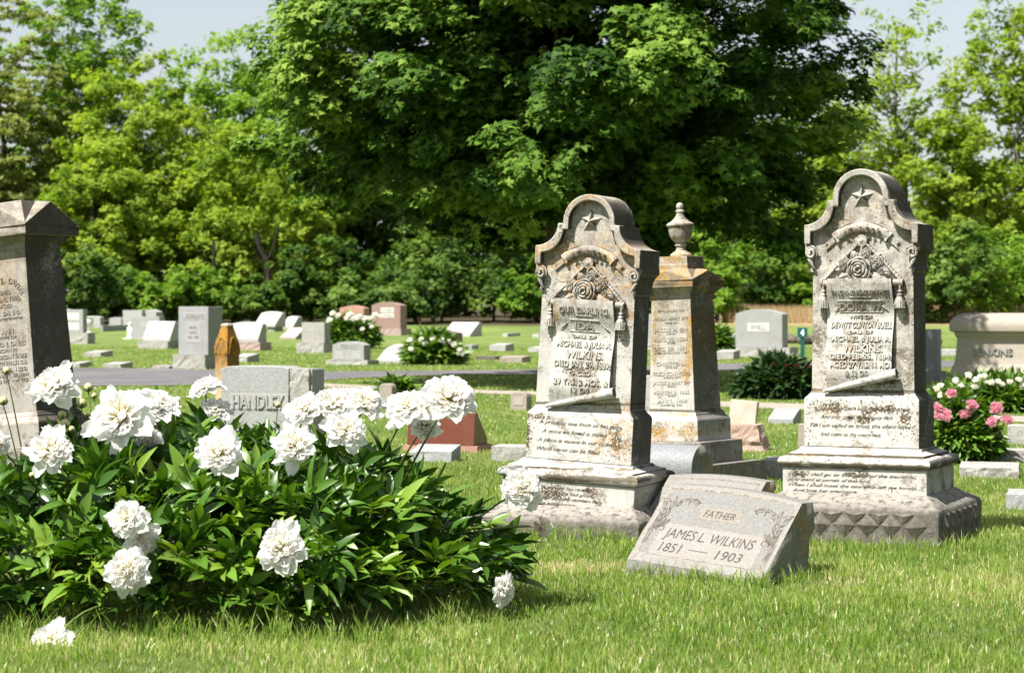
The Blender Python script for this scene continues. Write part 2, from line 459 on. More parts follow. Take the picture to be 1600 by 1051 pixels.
M['granite_base'] = granite('granite_base', (0.30,0.29,0.275), .55, 1.25, 90, .4)
M['granite_blue'] = granite('granite_blue', (0.185,0.195,0.205), .35, 1.5, 330, .15, rough=.5)
M['granite_red'] = granite('granite_red', (0.120,0.034,0.019), .6, 1.35, 260, .1, rough=.35)
M['granite_redbase'] = granite('granite_redbase', (0.36,0.20,0.155), .6, 1.3, 160, .3)
M['granite_rose'] = granite('granite_rose', (0.25,0.165,0.145), .7, 1.25, 130, .2, rough=.5)
M['granite_rosebase'] = granite('granite_rosebase', (0.33,0.25,0.225), .6, 1.25, 110, .3)
M['granite_brown'] = granite('granite_brown', (0.17,0.125,0.11), .7, 1.3, 130, .2, rough=.5)
M['granite_pink'] = granite('granite_pink', (0.38,0.26,0.215), .65, 1.25, 150, .25)
M['limestone'] = granite('limestone', (0.32,0.285,0.24), .85, 1.1, 90, .4, (0.25,0.21,0.16))
M['tablet_marble'] = granite('tablet_marble', (0.39,0.36,0.31), .85, 1.1, 120, .5, (0.22,0.18,0.14), lichen=.25)
M['brownstone'] = granite('brownstone', (0.27,0.235,0.20), .7, 1.2, 100, .4)
M['boulder'] = granite('boulder', (0.10,0.085,0.07), .6, 1.5, 60, .4)
M['panel_pale'] = plain('panel_pale', (0.48,0.475,0.45), .8, .1)
M['inscription_grey'] = plain('inscription_grey', (0.24,0.235,0.23), .85, .15)
M['white_paint'] = plain('white_paint', (0.78,0.77,0.74), .5, .06)
M['sign_teal'] = plain('sign_teal', (0.006,0.075,0.075), .5, .1)
M['bronze'] = plain('bronze', (0.05,0.045,0.05), .5, .2)
b = NB('orange_stone'); o = b.obj()
c = b.mix(b.rng(b.noise(o, 9, 7, .7), .38, .6), (0.33,0.165,0.02), (0.15,0.085,0.035))
c = b.mix(b.rng(b.noise(o, 45, 4, .7), .55, .66), c, (0.10,0.06,0.03))
zz = b.n('SeparateXYZ', {0: o}).outputs[2]
c = b.mix(b.math('MULTIPLY', b.rng(b.math('ADD', zz, b.math('MULTIPLY', b.noise(o, 14, 4), .25)), .80, .35), .75), c, (0.42,0.34,0.22))
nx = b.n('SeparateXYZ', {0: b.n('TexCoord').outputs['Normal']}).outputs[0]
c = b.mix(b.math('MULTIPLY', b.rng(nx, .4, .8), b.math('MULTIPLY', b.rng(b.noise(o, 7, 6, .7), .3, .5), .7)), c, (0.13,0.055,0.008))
M['orange_stone'] = b.done(b.bsdf(c, .9, b.bump(b.noise(o, 60, 5), .5, .006), .2))

# foliage
M['peony_leaf'] = leaf_mat('peony_leaf', [(0,(0.032,0.086,0.010)),(.5,(0.074,0.160,0.016)),(.85,(0.135,0.235,0.026)),(1,(0.205,0.290,0.042))], .38, .42, .2, (1.6,1.7,.4), attr=False)
M['peony_mass'] = leaf_mat('peony_mass', [(0,(0.022,0.060,0.008)),(.5,(0.046,0.112,0.012)),(1,(0.105,0.195,0.020))], .29, .55, .13, (1.6,1.7,.4))
M['peony_far'] = leaf_mat('peony_far', [(0,(0.035,0.085,0.010)),(.5,(0.080,0.160,0.018)),(1,(0.150,0.240,0.034))], .4, .4, .25, (1.6,1.7,.4))
M['peony_shaded'] = leaf_mat('peony_shaded', [(0,(0.014,0.036,0.010)),(1,(0.034,0.075,0.018))], .45, .4, .15)  # maple shade put into a darker copy of the peony leaf colour
M['stem'] = plain('stem', (0.09,0.12,0.03), .5, .4)
M['bud'] = plain('bud', (0.42,0.40,0.20), .5, .35, 30)
M['sepal'] = plain('sepal', (0.10,0.14,0.03), .5, .3)
M['maple_leaf'] = leaf_mat('maple_leaf', [(0,(0.012,0.036,0.006)),(.35,(0.045,0.102,0.012)),(.70,(0.108,0.195,0.024)),(1,(0.180,0.270,0.042))], .6, .12, .25, (1.5,1.7,.35))
M['spring_leaf'] = leaf_mat('spring_leaf', [(0,(0.070,0.145,0.016)),(.5,(0.140,0.260,0.030)),(1,(0.240,0.350,0.065))], .65, .1, .5, (1.5,1.5,.45))
M['lime_leaf'] = leaf_mat('lime_leaf', [(0,(0.095,0.165,0.016)),(.5,(0.185,0.280,0.030)),(1,(0.300,0.390,0.065))], .65, .1, .5, (1.5,1.45,.45))
M['olive_leaf'] = leaf_mat('olive_leaf', [(0,(0.110,0.145,0.030)),(.5,(0.165,0.200,0.045)),(1,(0.255,0.280,0.070))], .6, .2, .35)
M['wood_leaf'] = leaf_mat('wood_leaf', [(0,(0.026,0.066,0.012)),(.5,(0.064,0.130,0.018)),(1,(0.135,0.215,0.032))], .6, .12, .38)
M['shrub_leaf'] = leaf_mat('shrub_leaf', [(0,(0.040,0.085,0.018)),(.5,(0.090,0.158,0.030)),(1,(0.160,0.235,0.050))], .6, .12, .36)
M['bark'] = plain('bark', (0.060,0.048,0.038), .95, .4, 5, .8, 20, .03)
M['bark_dark'] = plain('bark_dark', (0.022,0.018,0.014), .95, .4, 5, .8, 20, .03)
M['bark_light'] = plain('bark_light', (0.11,0.095,0.075), .95, .35, 5, .8, 20, .03)
M['straw'] = leaf_mat('straw', [(0,(0.28,0.19,0.10)),(1,(0.46,0.35,0.20))], .9, .1, .2)

def petal_mat(name, tip, core, t=.64):
    b = NB(name); o = b.obj()
    r = b.n('VectorMath', {0: o}, operation='LENGTH').outputs['Value']
    c = b.mix(b.rng(r, .25, .75), core, tip)
    p = b.bsdf(c, .7, None, .1)
    tr = b.n('BsdfTranslucent', {'Color': c}).outputs[0]
    return b.done(b.n('MixShader', {0: t, 1: p, 2: tr}).outputs[0])
M['petal_white'] = petal_mat('petal_white', (.89,.885,.87), (.90,.85,.64))
M['petal_pink'] = petal_mat('petal_pink', (.78,.39,.48), (.82,.54,.58))
M['petal_palepink'] = petal_mat('petal_palepink', (.74,.50,.52), (.70,.35,.40))
M['petal_red'] = petal_mat('petal_red', (.25,.015,.02), (.2,.01,.02))

# ------------------------------------------------------------------ the setting: lawn, roads, field
def lawn_mat():
    b = NB('lawn'); o = b.obj()
    n1 = b.noise(o, .35, 6, .6); n2 = b.noise(o, 2.2, 6, .7); n3 = b.noise(b.scale(o, (1, .35, 1)), 30, 4, .7); n4 = b.noise(o, 140, 3, .7)
    c = b.mix(b.rng(n3, .3, .7), (0.092,0.150,0.034), (0.180,0.250,0.070))
    c = b.mix(b.math('MULTIPLY', b.rng(n1, .42, .65), .55), c, (0.245,0.285,0.075))
    c = b.mix(b.math('MULTIPLY', b.rng(n2, .54, .70), .4), c, (0.30,0.28,0.10))
    c = b.mix(b.math('MULTIPLY', b.rng(n4, .5, .7), .4), c, (0.05,0.085,0.010))
    y = b.n('SeparateXYZ', {0: o}).outputs[1]
    near = b.rng(y, 24, 13)
    c = b.mix(b.math('MULTIPLY', near, .5), c, (0.125,0.165,0.040))
    far = b.rng(b.math('ADD', y, b.math('MULTIPLY', n1, 10)), 98, 104)
    xx = b.math('ADD', b.n('SeparateXYZ', {0: o}).outputs[0], b.math('MULTIPLY', n1, 6))
    c = b.mix(far, c, b.mix(b.rng(xx, 9, 12), b.mix(n2, (0.035,0.030,0.016), (0.085,0.065,0.035)), b.mix(b.rng(n2, .35, .65), (0.20,0.135,0.07), (0.42,0.32,0.19))))
    nm = b.bump(b.math('ADD', n3, n4), .9, .03)
    return b.done(b.bsdf(c, .9, nm, .15))
M['lawn'] = lawn_mat()
ys = np.unique(np.concatenate([np.linspace(-30, 4, 8), np.linspace(5, 30, 60), np.linspace(31, 130, 70), np.linspace(140, 1500, 12)]))
xs = np.unique(np.concatenate([np.linspace(-900, -40, 8), np.linspace(-38, 38, 60), np.linspace(40, 900, 8)]))
gv = [(x, y, gz(y)) for y in ys for x in xs]
nx_ = len(xs)
gf = [(j*nx_+i, j*nx_+i+1, (j+1)*nx_+i+1, (j+1)*nx_+i) for j in range(len(ys)-1) for i in range(nx_-1)]
o = link('lawn', np_mesh('lawn', np.array(gv), np.array(gf), smooth=True), M['lawn']); tag(o, kind='structure')

b = NB('asphalt'); o = b.obj()
c = b.mix(b.rng(b.noise(o, .8, 6, .65), .35, .65), (0.098,0.093,0.100), (0.138,0.131,0.138))
c = b.mix(b.math('MULTIPLY', b.rng(b.noise(b.scale(o, (1, .25, 1)), 1.7, 6, .7), .58, .66), .45), c, (0.09,0.085,0.095))
M['asphalt'] = b.done(b.bsdf(c, .9, b.bump(b.noise(o, 90, 3), .3, .006), .2))
b = NB('path_gravel'); o = b.obj()
c = b.mix(b.rng(b.noise(o, 5, 7, .7), .35, .65), (0.24,0.205,0.17), (0.34,0.30,0.26))
M['path'] = b.done(b.bsdf(c, .95, b.bump(b.noise(o, 120, 4), .5, .01), .15))

def strip(name, top, bot, mat, z):
    """top and bottom edges given as photo points on the ground"""
    def samp(L):
        out = []
        for (x0,y0),(x1,y1) in zip(L, L[1:]):
            k = max(2, int(abs(x1-x0)/25))
            out += [(x0+(x1-x0)*i/k, y0+(y1-y0)*i/k) for i in range(k)]
        return out + [L[-1]]
    def gnd(p):
        D = gdist(p[1]); return Vector((px(p[0], D), D, 0))
    xsn = np.linspace(max(top[0][0], bot[0][0]), min(top[-1][0], bot[-1][0]), 90)
    def at(L, x):
        return float(np.interp(x, [p[0] for p in L], [p[1] for p in L]))
    m = MB(); vs = []; n = 6
    for i, x in enumerate(xsn):
        a = gnd((x, at(top, x))); c = gnd((x, at(bot, x)))
        wob = .10 * mnoise.noise(Vector((x*.05, 3.1, z*100)))
        for j in range(n):
            p = a.lerp(c, j/(n-1)); p.y += wob if j in (0, n-1) else 0
            vs.append((p.x, p.y, gz(p.y) + z))
    fs = [(i*n+j, (i+1)*n+j, (i+1)*n+j+1, i*n+j+1) for i in range(len(xsn)-1) for j in range(n-1)]
    m.add(vs, fs)
    o = m.build(name, mat); tag(o, kind='structure')
    return o
road_top = [(-260,576),(110,575.5),(240,576),(340,579),(520,581),(660,580),(840,577.5),(1120,569),(1280,566),(1800,561)]
road_bot = [(-260,607),(110,604),(340,602),(460,600.5),(540,592),(660,587),(840,584.5),(1120,580),(1280,577),(1800,571)]
strip('road', road_top, road_bot, M['asphalt'], .012)
path_top = [(430,597),(540,600.5),(640,606.5),(840,612),(1120,627),(1280,632),(1530,647),(1800,662)]
path_bot = [(430,601.5),(500,604.5),(640,611.5),(840,617.5),(1120,636),(1280,641.5),(1530,656),(1800,672)]
strip('path', path_top, path_bot, M['path'], .006)

# ------------------------------------------------------------------ grass
PEONY = dict(x=-1.2, y=9.75)
def grass_patch(name, y0, y1, dens, hmin, hmax, w, seg, seed, margin=1.6, mat=None):
    r = np.random.default_rng(seed)
    A = (y1*y1 - y0*y0) / 2 * (1600 / F) * margin
    n = int(A * dens)
    Y = np.sqrt(r.uniform(y0*y0, y1*y1, n)); X = r.uniform(-.5, .5, n) * (1600/F) * margin * Y
    cl = np.array([mnoise.noise(Vector((x*2.1, y*2.1, seed))) for x, y in zip(X, Y)])
    c2 = np.array([mnoise.noise(Vector((x*.55, y*.55, seed+7))) for x, y in zip(X, Y)])
    keep = r.random(n) < np.clip(.85 + cl*.7, .25, 1)
    xi = CX + X/Y*F; yi = HY + H/Y*F
    for tp, bt in ((road_top, road_bot), (path_top, path_bot)):
        a_, c_ = (np.interp(xi, [q[0] for q in L_], [q[1] for q in L_]) for L_ in (tp, bt))
        keep &= ~((yi > a_ + .4) & (yi < c_ - .3) & (xi > tp[0][0]))
    keep &= (np.abs(X)/Y < .5*1600/F*1.06) | (r.random(n) < .36)
    X, Y, cl, c2, xi, yi = X[keep], Y[keep], cl[keep], c2[keep], xi[keep], yi[keep]; n = len(X)
    h = r.uniform(hmin, hmax, n) * (1 + .55*cl) * (.8 + .5*r.random(n)**3)
    wd = w * r.uniform(.6, 1.3, n)
    az = r.uniform(0, 2*np.pi, n); ln = r.uniform(.05, .75, n)**1.3 * h
    dx, dy = np.cos(az)*ln, np.sin(az)*ln
    fa = r.uniform(-1.0, 1.0, n)                         # blade faces roughly across the view
    ux, uy = np.cos(fa)*wd/2, np.sin(fa)*wd/2
    Z0 = np.array([gz(y) for y in Y])
    lev = [0, .55, 1.0] if seg == 2 else ([0, 1.0] if seg == 1 else [0, .4, .75, 1.0])
    V = []
    for t in lev:
        cx_, cy_, cz_ = X + dx*t**1.8, Y + dy*t**1.8, Z0 - .004 + h*t*(1 - .25*t*ln/h)
        k = 1 - .55*t if t < 1 else 0
        if t < 1:
            V += [np.stack([cx_-ux*k, cy_-uy*k, cz_], 1), np.stack([cx_+ux*k, cy_+uy*k, cz_], 1)]
        else: V += [np.stack([cx_, cy_, cz_], 1)]
    nv = len(V); V = np.stack(V, 1).reshape(-1, 3)
    base = np.arange(n)[:, None] * nv
    tri = []
    for i in range(len(lev) - 2):
        q = 2*i; tri += [(q, q+1, q+3), (q, q+3, q+2)]
    q = 2*(len(lev)-2); tri += [(q, q+1, q+2)]
    Fa = np.concatenate([base + np.array(t)[None] for t in tri], 0)
    tint = np.clip(.45 + .35*c2 + .25*cl + r.normal(0, .22, n), 0, 1)
    dead = r.random(n) < .09
    thatch = ((xi - 905)/75)**2 + ((yi - 889)/9)**2 + ((xi - 1300)/60)**2*0 < 1
    thatch |= ((xi - 1310)/45)**2 + ((yi - 912)/7)**2 < 1
    dead |= thatch & (r.random(n) < .55); tint[dead] = 1.0
    me = np_mesh(name, V, Fa, np.tile(tint, len(tri)))
    o = link(name, me, mat); tag(o, kind='stuff'); return o
M['grass'] = leaf_mat('grass', [(0,(0.105,0.190,0.028)),(.4,(0.190,0.300,0.050)),(.72,(0.305,0.395,0.098)),(.95,(0.440,0.475,0.180)),(1,(0.56,0.50,0.29))], .36, .5, .54, (1.5,1.5,.8))
grass_patch('grass', 7.5, 11.5, 5000, .024, .050, .0056, 2, 11, mat=M['grass'])
grass_patch('grass', 11.5, 17.5, 2200, .028, .050, .0070, 2, 12, mat=M['grass'])
grass_patch('grass', 17.5, 32, 700, .025, .042, .012, 1, 13, mat=M['grass'])
grass_patch('grass', 32, 70, 130, .025, .05, .028, 1, 14, mat=M['grass'])
# dry field behind the graves
def field(name, y0, y1, x0, x1, n, seed):
    r = np.random.default_rng(seed)
    X = r.uniform(x0, x1, n); Y = r.uniform(y0, y1, n); h = r.uniform(.35, .8, n)
    az = r.uniform(0, 2*np.pi, n); l = r.uniform(0, .3, n)
    Z = np.array([gz(y) for y in Y])
    V = np.stack([np.stack([X-.02, Y, Z], 1), np.stack([X+.02, Y, Z], 1), np.stack([X+np.cos(az)*l, Y+np.sin(az)*l, Z+h], 1)], 1).reshape(-1, 3)
    o = link(name, np_mesh(name, V, np.arange(n*3).reshape(-1, 3), r.random(n)), M['straw']); tag(o, kind='stuff')
field('dry_grass', 100, 116, 9.5, 36, 36000, 21)
for k_, (xa, ya, ww) in enumerate(()):
    D_ = 100.0; field('dry_grass', D_, D_+2.5, px(xa, D_)-ww/2, px(xa, D_)+ww/2, 700, 30+k_)

def tufts(name, spots, seed, mat):
    """longer blades the mower missed: (x, y, radius, blades, height)"""
    r = np.random.default_rng(seed); V = []; T_ = []
    for x, y, rad, k, hh in spots:
        for _ in range(k):
            a = r.uniform(0, 6.283); q = rad*math.sqrt(r.random()); X, Y = x + q*math.cos(a), y + q*math.sin(a)
            h = hh*r.uniform(.5, 1.2); w = r.uniform(.0030, .0055); az = r.uniform(0, 6.283); l = h*r.uniform(.1, .7); f = r.uniform(-1, 1)
            ux, uy = math.cos(f)*w/2, math.sin(f)*w/2; dx, dy = math.cos(az)*l, math.sin(az)*l; z = gz(Y)
            V += [(X-ux, Y-uy, z), (X+ux, Y+uy, z), (X+ux*.8+dx*.35, Y+uy*.8+dy*.35, z+h*.6), (X-ux*.8+dx*.35, Y-uy*.8+dy*.35, z+h*.6),
                  (X-ux*.8+dx*.35, Y-uy*.8+dy*.35, z+h*.6), (X+ux*.8+dx*.35, Y+uy*.8+dy*.35, z+h*.6), (X+dx*.9, Y+dy*.9, z+h*.95), (X+dx, Y+dy, z+h)]
            T_ += [min(1, max(0, r.normal(.45, .25)))]*2
    n = len(V)//4
    tag(link(name, np_mesh(name, np.array(V), np.arange(n*4).reshape(-1, 4), np.array(T_)), mat), kind='stuff')
_r = random.Random(77); SP = []
def edge_tufts(xa, ya, xb, yb, n, off=.03, h=.075):
    """tufts along the foot of a stone, given by two photo points"""
    for i in range(n):
        t = (i + _r.random())/n; D = gdist(ya + (yb-ya)*t); SP.append((px(xa + (xb-xa)*t, D) + _r.uniform(-off, off), D - _r.uniform(0, off*1.5), .035, _r.randint(6, 14), h*_r.uniform(.7, 1.3)))
edge_tufts(975, 900, 1190, 917, 34); edge_tufts(1190, 917, 1262, 905, 12)
edge_tufts(1262, 858, 1464, 862, 30); edge_tufts(1464, 862, 1548, 858, 14)
edge_tufts(800, 838, 985, 846, 24)
edge_tufts(1140, 772, 1195, 768, 8, h=.06); edge_tufts(0, 996, 640, 1004, 60, .06, .10); edge_tufts(640, 990, 800, 930, 20, .06, .09)
for x_, y_ in ((1400,945),(1412,950),(1388,948),(1250,960),(900,985),(1530,930),(1330,1010),(760,1000),(1060,1000),(1480,1030),(640,1030),(930,940)):
    D = gdist(y_); SP.append((px(x_, D), D, .07, 42, .085))
tufts('grass_tufts', SP, 5, M['grass'])
# ------------------------------------------------------------------ the two tall marble monuments
def hood_outline(hw, z0, zs, ix, ax, zt, ztop, n=8):
    """right bottom -> over the arch -> left bottom"""
    r = ax; cz = ztop - r
    pts = [(hw, z0), (hw, zs)]
    pts += [(hw - (hw-ix)*math.sin(R(90*i/n)), zt - (zt-zs)*math.cos(R(90*i/n))) for i in range(1, n+1)]
    pts += [(ax, zt)] + [(ax*math.cos(R(a)), cz + r*math.sin(R(a))) for a in np.linspace(0, 90, 9)]
    return pts + [(-x, z) for x, z in pts[-2::-1]]

def star_mesh(cx, cz, r, y, d):
    m = MB(); c = (cx, y - d, cz); vs = [c]
    for k in range(10):
        a = R(90 + 36*k); q = r if k % 2 == 0 else r*.42
        vs.append((cx + q*math.cos(a), y, cz + q*math.sin(a)))
    m.add(vs, [(0, 1+k, 1+(k+1) % 10) for k in range(10)])
    return m

def rose(m, c, r, y, petals=True):
    """a carved rose: rings of overlapping petal lips round a bud"""
    x, z = c
    m.ball((x, y, z), (r*.95, r*.42, r*.95), 14, 7)
    for k, (q, n, yy) in enumerate(((.26, 3, .50), (.50, 4, .42), (.76, 5, .28), (1.0, 6, .10))):
        for i in range(n):
            a0 = 360*i/n + 37*k; sp = 360/n*1.12
            path = [(x + r*q*(1+.08*math.sin(math.pi*t))*math.cos(R(a0+sp*t)), y - r*(yy + .05*math.sin(math.pi*t)), z + r*q*(1+.08*math.sin(math.pi*t))*math.sin(R(a0+sp*t))) for t in np.linspace(0, 1, 6)]
            m.tube(path, [r*.03, r*.11, r*.125, r*.125, r*.11, r*.03], 6)

def carved_leaf(m, p, ang, L, w, y, h):
    ca, sa = math.cos(R(ang)), math.sin(R(ang))
    def f(u, v):
        t = u; s = (v-.5)*2
        ww = w*math.sin(math.pi*min(1, t*.93+.04))**.8*s
        X = t*L
        return (p[0] + X*ca - ww*sa, y - h*(1-.65*abs(s))*math.sin(math.pi*(.12+.75*t)) - .002, p[1] + X*sa + ww*ca)
    m.grid(f, 6, 4)

def tall_monument(name, label, x, yfront, rz, lean, s, mat, sc, seed, sink=0.0, diamonds=True):
    """x: photo column of its axis; yfront: photo row of the nearest plinth corner"""
    Dn = gdist(yfront); PW, PD = 1.01*s, .99*s
    Yc = Dn - (PW/2*math.sin(rz) - PD/2*math.cos(rz))
    root = empty(name, (px(x, Yc), Yc, gz(Yc) - sink), rz)
    tag(root, label, 'gravestone monument', 'tall marble monuments with a star')
    up = empty('shaft_stack', (0, 0, 0)) if False else None
    mk = lambda: MB()
    def fin(m, nm, mt, smooth=None, bevel=0.0, par=None, kind=None):
        A = Matrix.Rotation(lean, 3, 'Y') if not nm.startswith('plinth') else Matrix.Identity(3)
        m.v = [tuple((A @ Vector(p)) * s) for p in m.v]
        return m.build(nm, mt, par or root, smooth, bevel, kind)
    # plinth: sandstone with a pitched top and a band of sunk diamonds
    m = mk()
    PWu, PDu = 1.01, .99
    m.rects([(-.10, PWu, PDu), (.176, PWu, PDu), (.190, PWu-.02, PDu-.02), (.255, .80, .64)])
    plinth = fin(m, 'plinth', M['sandstone'], None, .012)
    tx = bpy.data.textures.new('worn', 'CLOUDS'); tx.noise_scale = .09
    sb = plinth.modifiers.new('fine', 'SUBSURF'); sb.subdivision_type = 'SIMPLE'; sb.levels = sb.render_levels = 5
    dm = plinth.modifiers.new('worn', 'DISPLACE'); dm.texture = tx; dm.strength = .014; dm.mid_level = .55
    # diamonds proud of the face (rock pyramids between V grooves)
    for face in ((0, 1) if diamonds else ()):
        half = (PWu if face == 0 else PDu)/2
        n = 7; st = (half*2-.12)/n
        for i in range(n*2):
            row = i % 2; k = i // 2
            cx_ = -half + .06 + st*(k + (.5 if row == 0 else 1.0)); cz_ = .106 if row == 0 else .148
            if row == 1 and k == n-1: continue
            for zz, tri in (((cz_), False),):
                d = mk(); w = st*.47; hh = .064
                up_h = hh if row == 0 else .034
                if face == 0:
                    P = lambda a, bb, yy: (cx_+a, -PDu/2 - yy, cz_+bb)
                else:
                    P = lambda a, bb, yy: (PWu/2 + yy, cx_+a, cz_+bb)
                j = lambda: random.uniform(-.006, .006)
                tip = P(j()*2, j(), .024 + j()*.7)
                if row == 0:
                    ps = [P(-w+j(), j(), .001), P(j(), -hh, .001), P(w+j(), j(), .001), P(j(), hh, .001)]
                    ms = [P((a+b_)/2*w*.9, 0, .018) for a, b_ in ()]
                    d.add([tip]+ps, [(0,1,2),(0,2,3),(0,3,4),(0,4,1)])
                else:
                    ps = [P(-w, .024, .001), P(j(), -.036, .001), P(w, .024, .001)]
                    tip = P(j(), .010, .013)
                    d.add([tip]+ps, [(0,1,2),(0,2,3),(0,3,1)])
                fin(d, 'plinth_diamond', M['sandstone'])
    # die base with torus and cyma above
    m = mk()
    m.rects([(.250, .788, .606), (.384, .788, .606)])
    die = fin(m, 'base_block', mat, None, .004)
    prof = [(0, .388, .788)]
    m = mk(); lv = [(.386, .775, .593)]
    for i in range(9):
        a = R(-90 + 180*i/8); k = .030*math.cos(a)
        lv.append((.416 + .028*math.sin(a), .775+2*k, .593+2*k))
    lv += [(.447, .745, .563), (.457, .745, .563)]
    for i in range(6):
        t = i/5; k = (1-t)**2
        lv.append((.458 + .030*t, .665 + .075*k, .36 + .2*k*1.0 if False else .345 + (.563-.345)*k*.95))
    m.rects(lv)
    fin(m, 'torus_moulding', mat, 40)
    m = mk(); m.rects([(.490, .637, .322), (.742, .637, .322), (.752, .630, .315), (.778, .582, .272), (.792, .572, .262)])
    fin(m, 'inscription_block', mat, 30, .004)
    # shaft with arched head
    m = mk(); m.rects([(.788, .566, .258), (1.60, .550, .254)])
    out = hood_outline(.315, 1.585, 1.69, .185, .155, 1.82, 1.988)
    inn = hood_outline(.278, 1.585, 1.652, .150, .120, 1.786, 1.952)
    outb = [(x*.998, z if z < 1.6 else z-.0015) for x, z in out]
    m.prism(outb, -.1265, .158)
    shaft = fin(m, 'shaft', mat, 30)
    m = mk(); n = len(out)
    vs = [(x,-.174,z) for x,z in out] + [(x,-.174,z) for x,z in inn] + [(x,-.10,z) for x,z in out] + [(x,-.10,z) for x,z in inn]
    fs = []
    for j in range(n-1):
        k = j+1
        fs += [(j,k,n+k,n+j), (k,j,2*n+j,2*n+k), (n+j,n+k,3*n+k,3*n+j)]
    fs += [(0, n, 3*n, 2*n), (n-1, 2*n-1, 4*n-1, 3*n-1)]
    m.add(vs, fs)
    fin(m, 'hood_moulding', mat, 30, .006)
    # capitals under the hood ends: moulded flank and a volute in front
    for sg in (-1, 1):
        m = mk()
        pr = [(.270,1.430),(.286,1.435),(.290,1.447),(.286,1.458),(.280,1.463),(.280,1.490),(.284,1.510),(.294,1.530),(.308,1.546),(.318,1.556),(.318,1.586),(.270,1.586)]
        pr = [(sg*x, z) for x, z in pr]
        if sg < 0: pr = pr[::-1]
        m.prism(pr, -.140, .164)
        cap = fin(m, 'capital', mat, 30, .003)
        m = mk()
        m.tube([(sg*(.278 + .031*(1-a/760)*math.cos(R(150-a))), -.156 - a*.00001, 1.540 + .036*(1-a/760)*math.sin(R(150-a))) for a in range(-60, 600, 30)], [.004 + .006*min(1, (a+60)/200) for a in range(-60, 600, 30)], 7)
        m.tube([(sg*.262, -.148, 1.452), (sg*.272, -.150, 1.470), (sg*.282, -.152, 1.490), (sg*.296, -.154, 1.508)], [.004, .010, .012, .008], 7)
        m.lathe([(.001, -.001), (.028, 0), (.028, .03), (.001, .031)], 16)
        for i in range(len(m.v)-64, len(m.v)):
            a = m.v[i]; m.v[i] = (sg*.278 + a[0], -.150 + a[2], 1.540 + a[1])
        fin(m, 'volute', mat, 50, par=cap)
    fy = -.128
    fin(star_mesh(-.004, 1.838, .070, fy + .001, .032), 'star', mat, None, .0015)
    # ribbon banner with its motto
    m = mk(); c0 = 1.452; r0, r1 = .200, .252
    def rib(u, v):
        a = R(90 + 42 - 84*u); r = r0 + (r1-r0)*v
        return (r*math.cos(a), fy - .012 - .012*math.sin(math.pi*v) - .004*math.cos(4*math.pi*u), c0 + r*math.sin(a))
    m.grid(rib, 18, 4)
    m.grid(lambda u, v: (rib(1-u, 0)[0], fy - .012*(1-v) - .002, rib(1-u, 0)[2]), 18, 1)
    m.grid(lambda u, v: (rib(u, 1)[0], fy - .012*(1-v) - .002, rib(u, 1)[2]), 18, 1)
    for sg in (-1, 1):
        a = R(90 - sg*42)
        ex, ez = r0*math.cos(a), c0 + r0*math.sin(a)
        ca, sa = sg*math.cos(R(-38)), math.sin(R(-38))
        q = [(-.030, .012), (.085, .004), (.070, .028), (.092, .050), (-.020, .052)]
        pts = [(ex + px_*ca*1.0 - sg*pz_*sa*-1.0*sg*0, ez + px_*sa + pz_*.92) for px_, pz_ in q]
        if sg < 0: pts = pts[::-1]
        m.prism(pts, fy - .010, fy + .001)
        m.tube([(ex*.97, fy-.016, ez-.004), (ex*1.13 , fy-.016, ez+.040)], .010, 8)
    ribbon = fin(m, 'ribbon', mat, 35)
    m = mk(); text_arc(m, 'AT REST', 0, c0, .213, 90, 58, .028, fy - .0235, .007)
    fin(m, 'motto', sc['lmat'], par=ribbon)
    # knob and cords
    m = mk()
    m.ball((0, fy - .006, 1.600), (.036, .024, .036), 14, 8)
    m.tube([(.026*math.cos(R(a)), fy - .020, 1.600 + .026*math.sin(R(a))) for a in range(0, 361, 30)], .005, 6)
    m.ball((0, fy - .026, 1.602), (.013, .008, .013), 8, 5)
    fin(m, 'knob', mat, 50)
    for sg in (-1, 1):
        m = mk(); P = []
        for i in range(40):
            t = i/39; P.append((sg*(.02 + .192*t), fy - .012, 1.586 - .196*t + .004*math.sin(math.pi*t)))
        m.tube(P, [.0105 + .0022*math.sin(i*2.2) for i in range(40)], 6)
        fin(m, 'cord', mat, 60)
    # roses over the scroll
    m = mk(); y = fy - .012
    rose(m, (-.012, 1.447), .060, y - .016)
    rose(m, (-.092, 1.475), .034, y - .006); rose(m, (.078, 1.487), .036, y - .006); rose(m, (.020, 1.532), .028, y); rose(m, (.110, 1.440), .028, y); rose(m, (-.040, 1.518), .022, y)
    for p, a, L, w in (((-.05,1.43),200,.085,.026),((-.055,1.41),215,.07,.024),((.04,1.42),-15,.10,.030),((.05,1.41),-40,.08,.028),((.09,1.46),-25,.075,.02),((-.03,1.50),120,.06,.02),
                       ((.0,1.39),-95,.06,.026),((-.10,1.45),190,.05,.018),((.06,1.50),35,.055,.018),((.0,1.54),80,.05,.015),((.03,1.40),-65,.07,.026),((-.06,1.46),165,.075,.02),((.11,1.43),-10,.05,.016)):
        carved_leaf(m, p, a, L, w, y + .006, .020)
    for i in range(9):
        m.ball((random.uniform(-.11,.11), y, random.uniform(1.40,1.51)), (.011,.010,.011), 7, 5)
    fin(m, 'rose_carving', mat, 50)
    # rod and tassels
    m = mk(); m.tube([(-.222, fy-.014, 1.372), (-.215, fy-.014, 1.372), (.215, fy-.014, 1.376), (.226, fy-.014, 1.376)], [.010, .019, .019, .010], 12)
    for sg in (-1, 1): m.ball((sg*.222, fy-.014, 1.374), (.012, .024, .024), 10, 6)
    fin(m, 'scroll_rod', mat, 45)
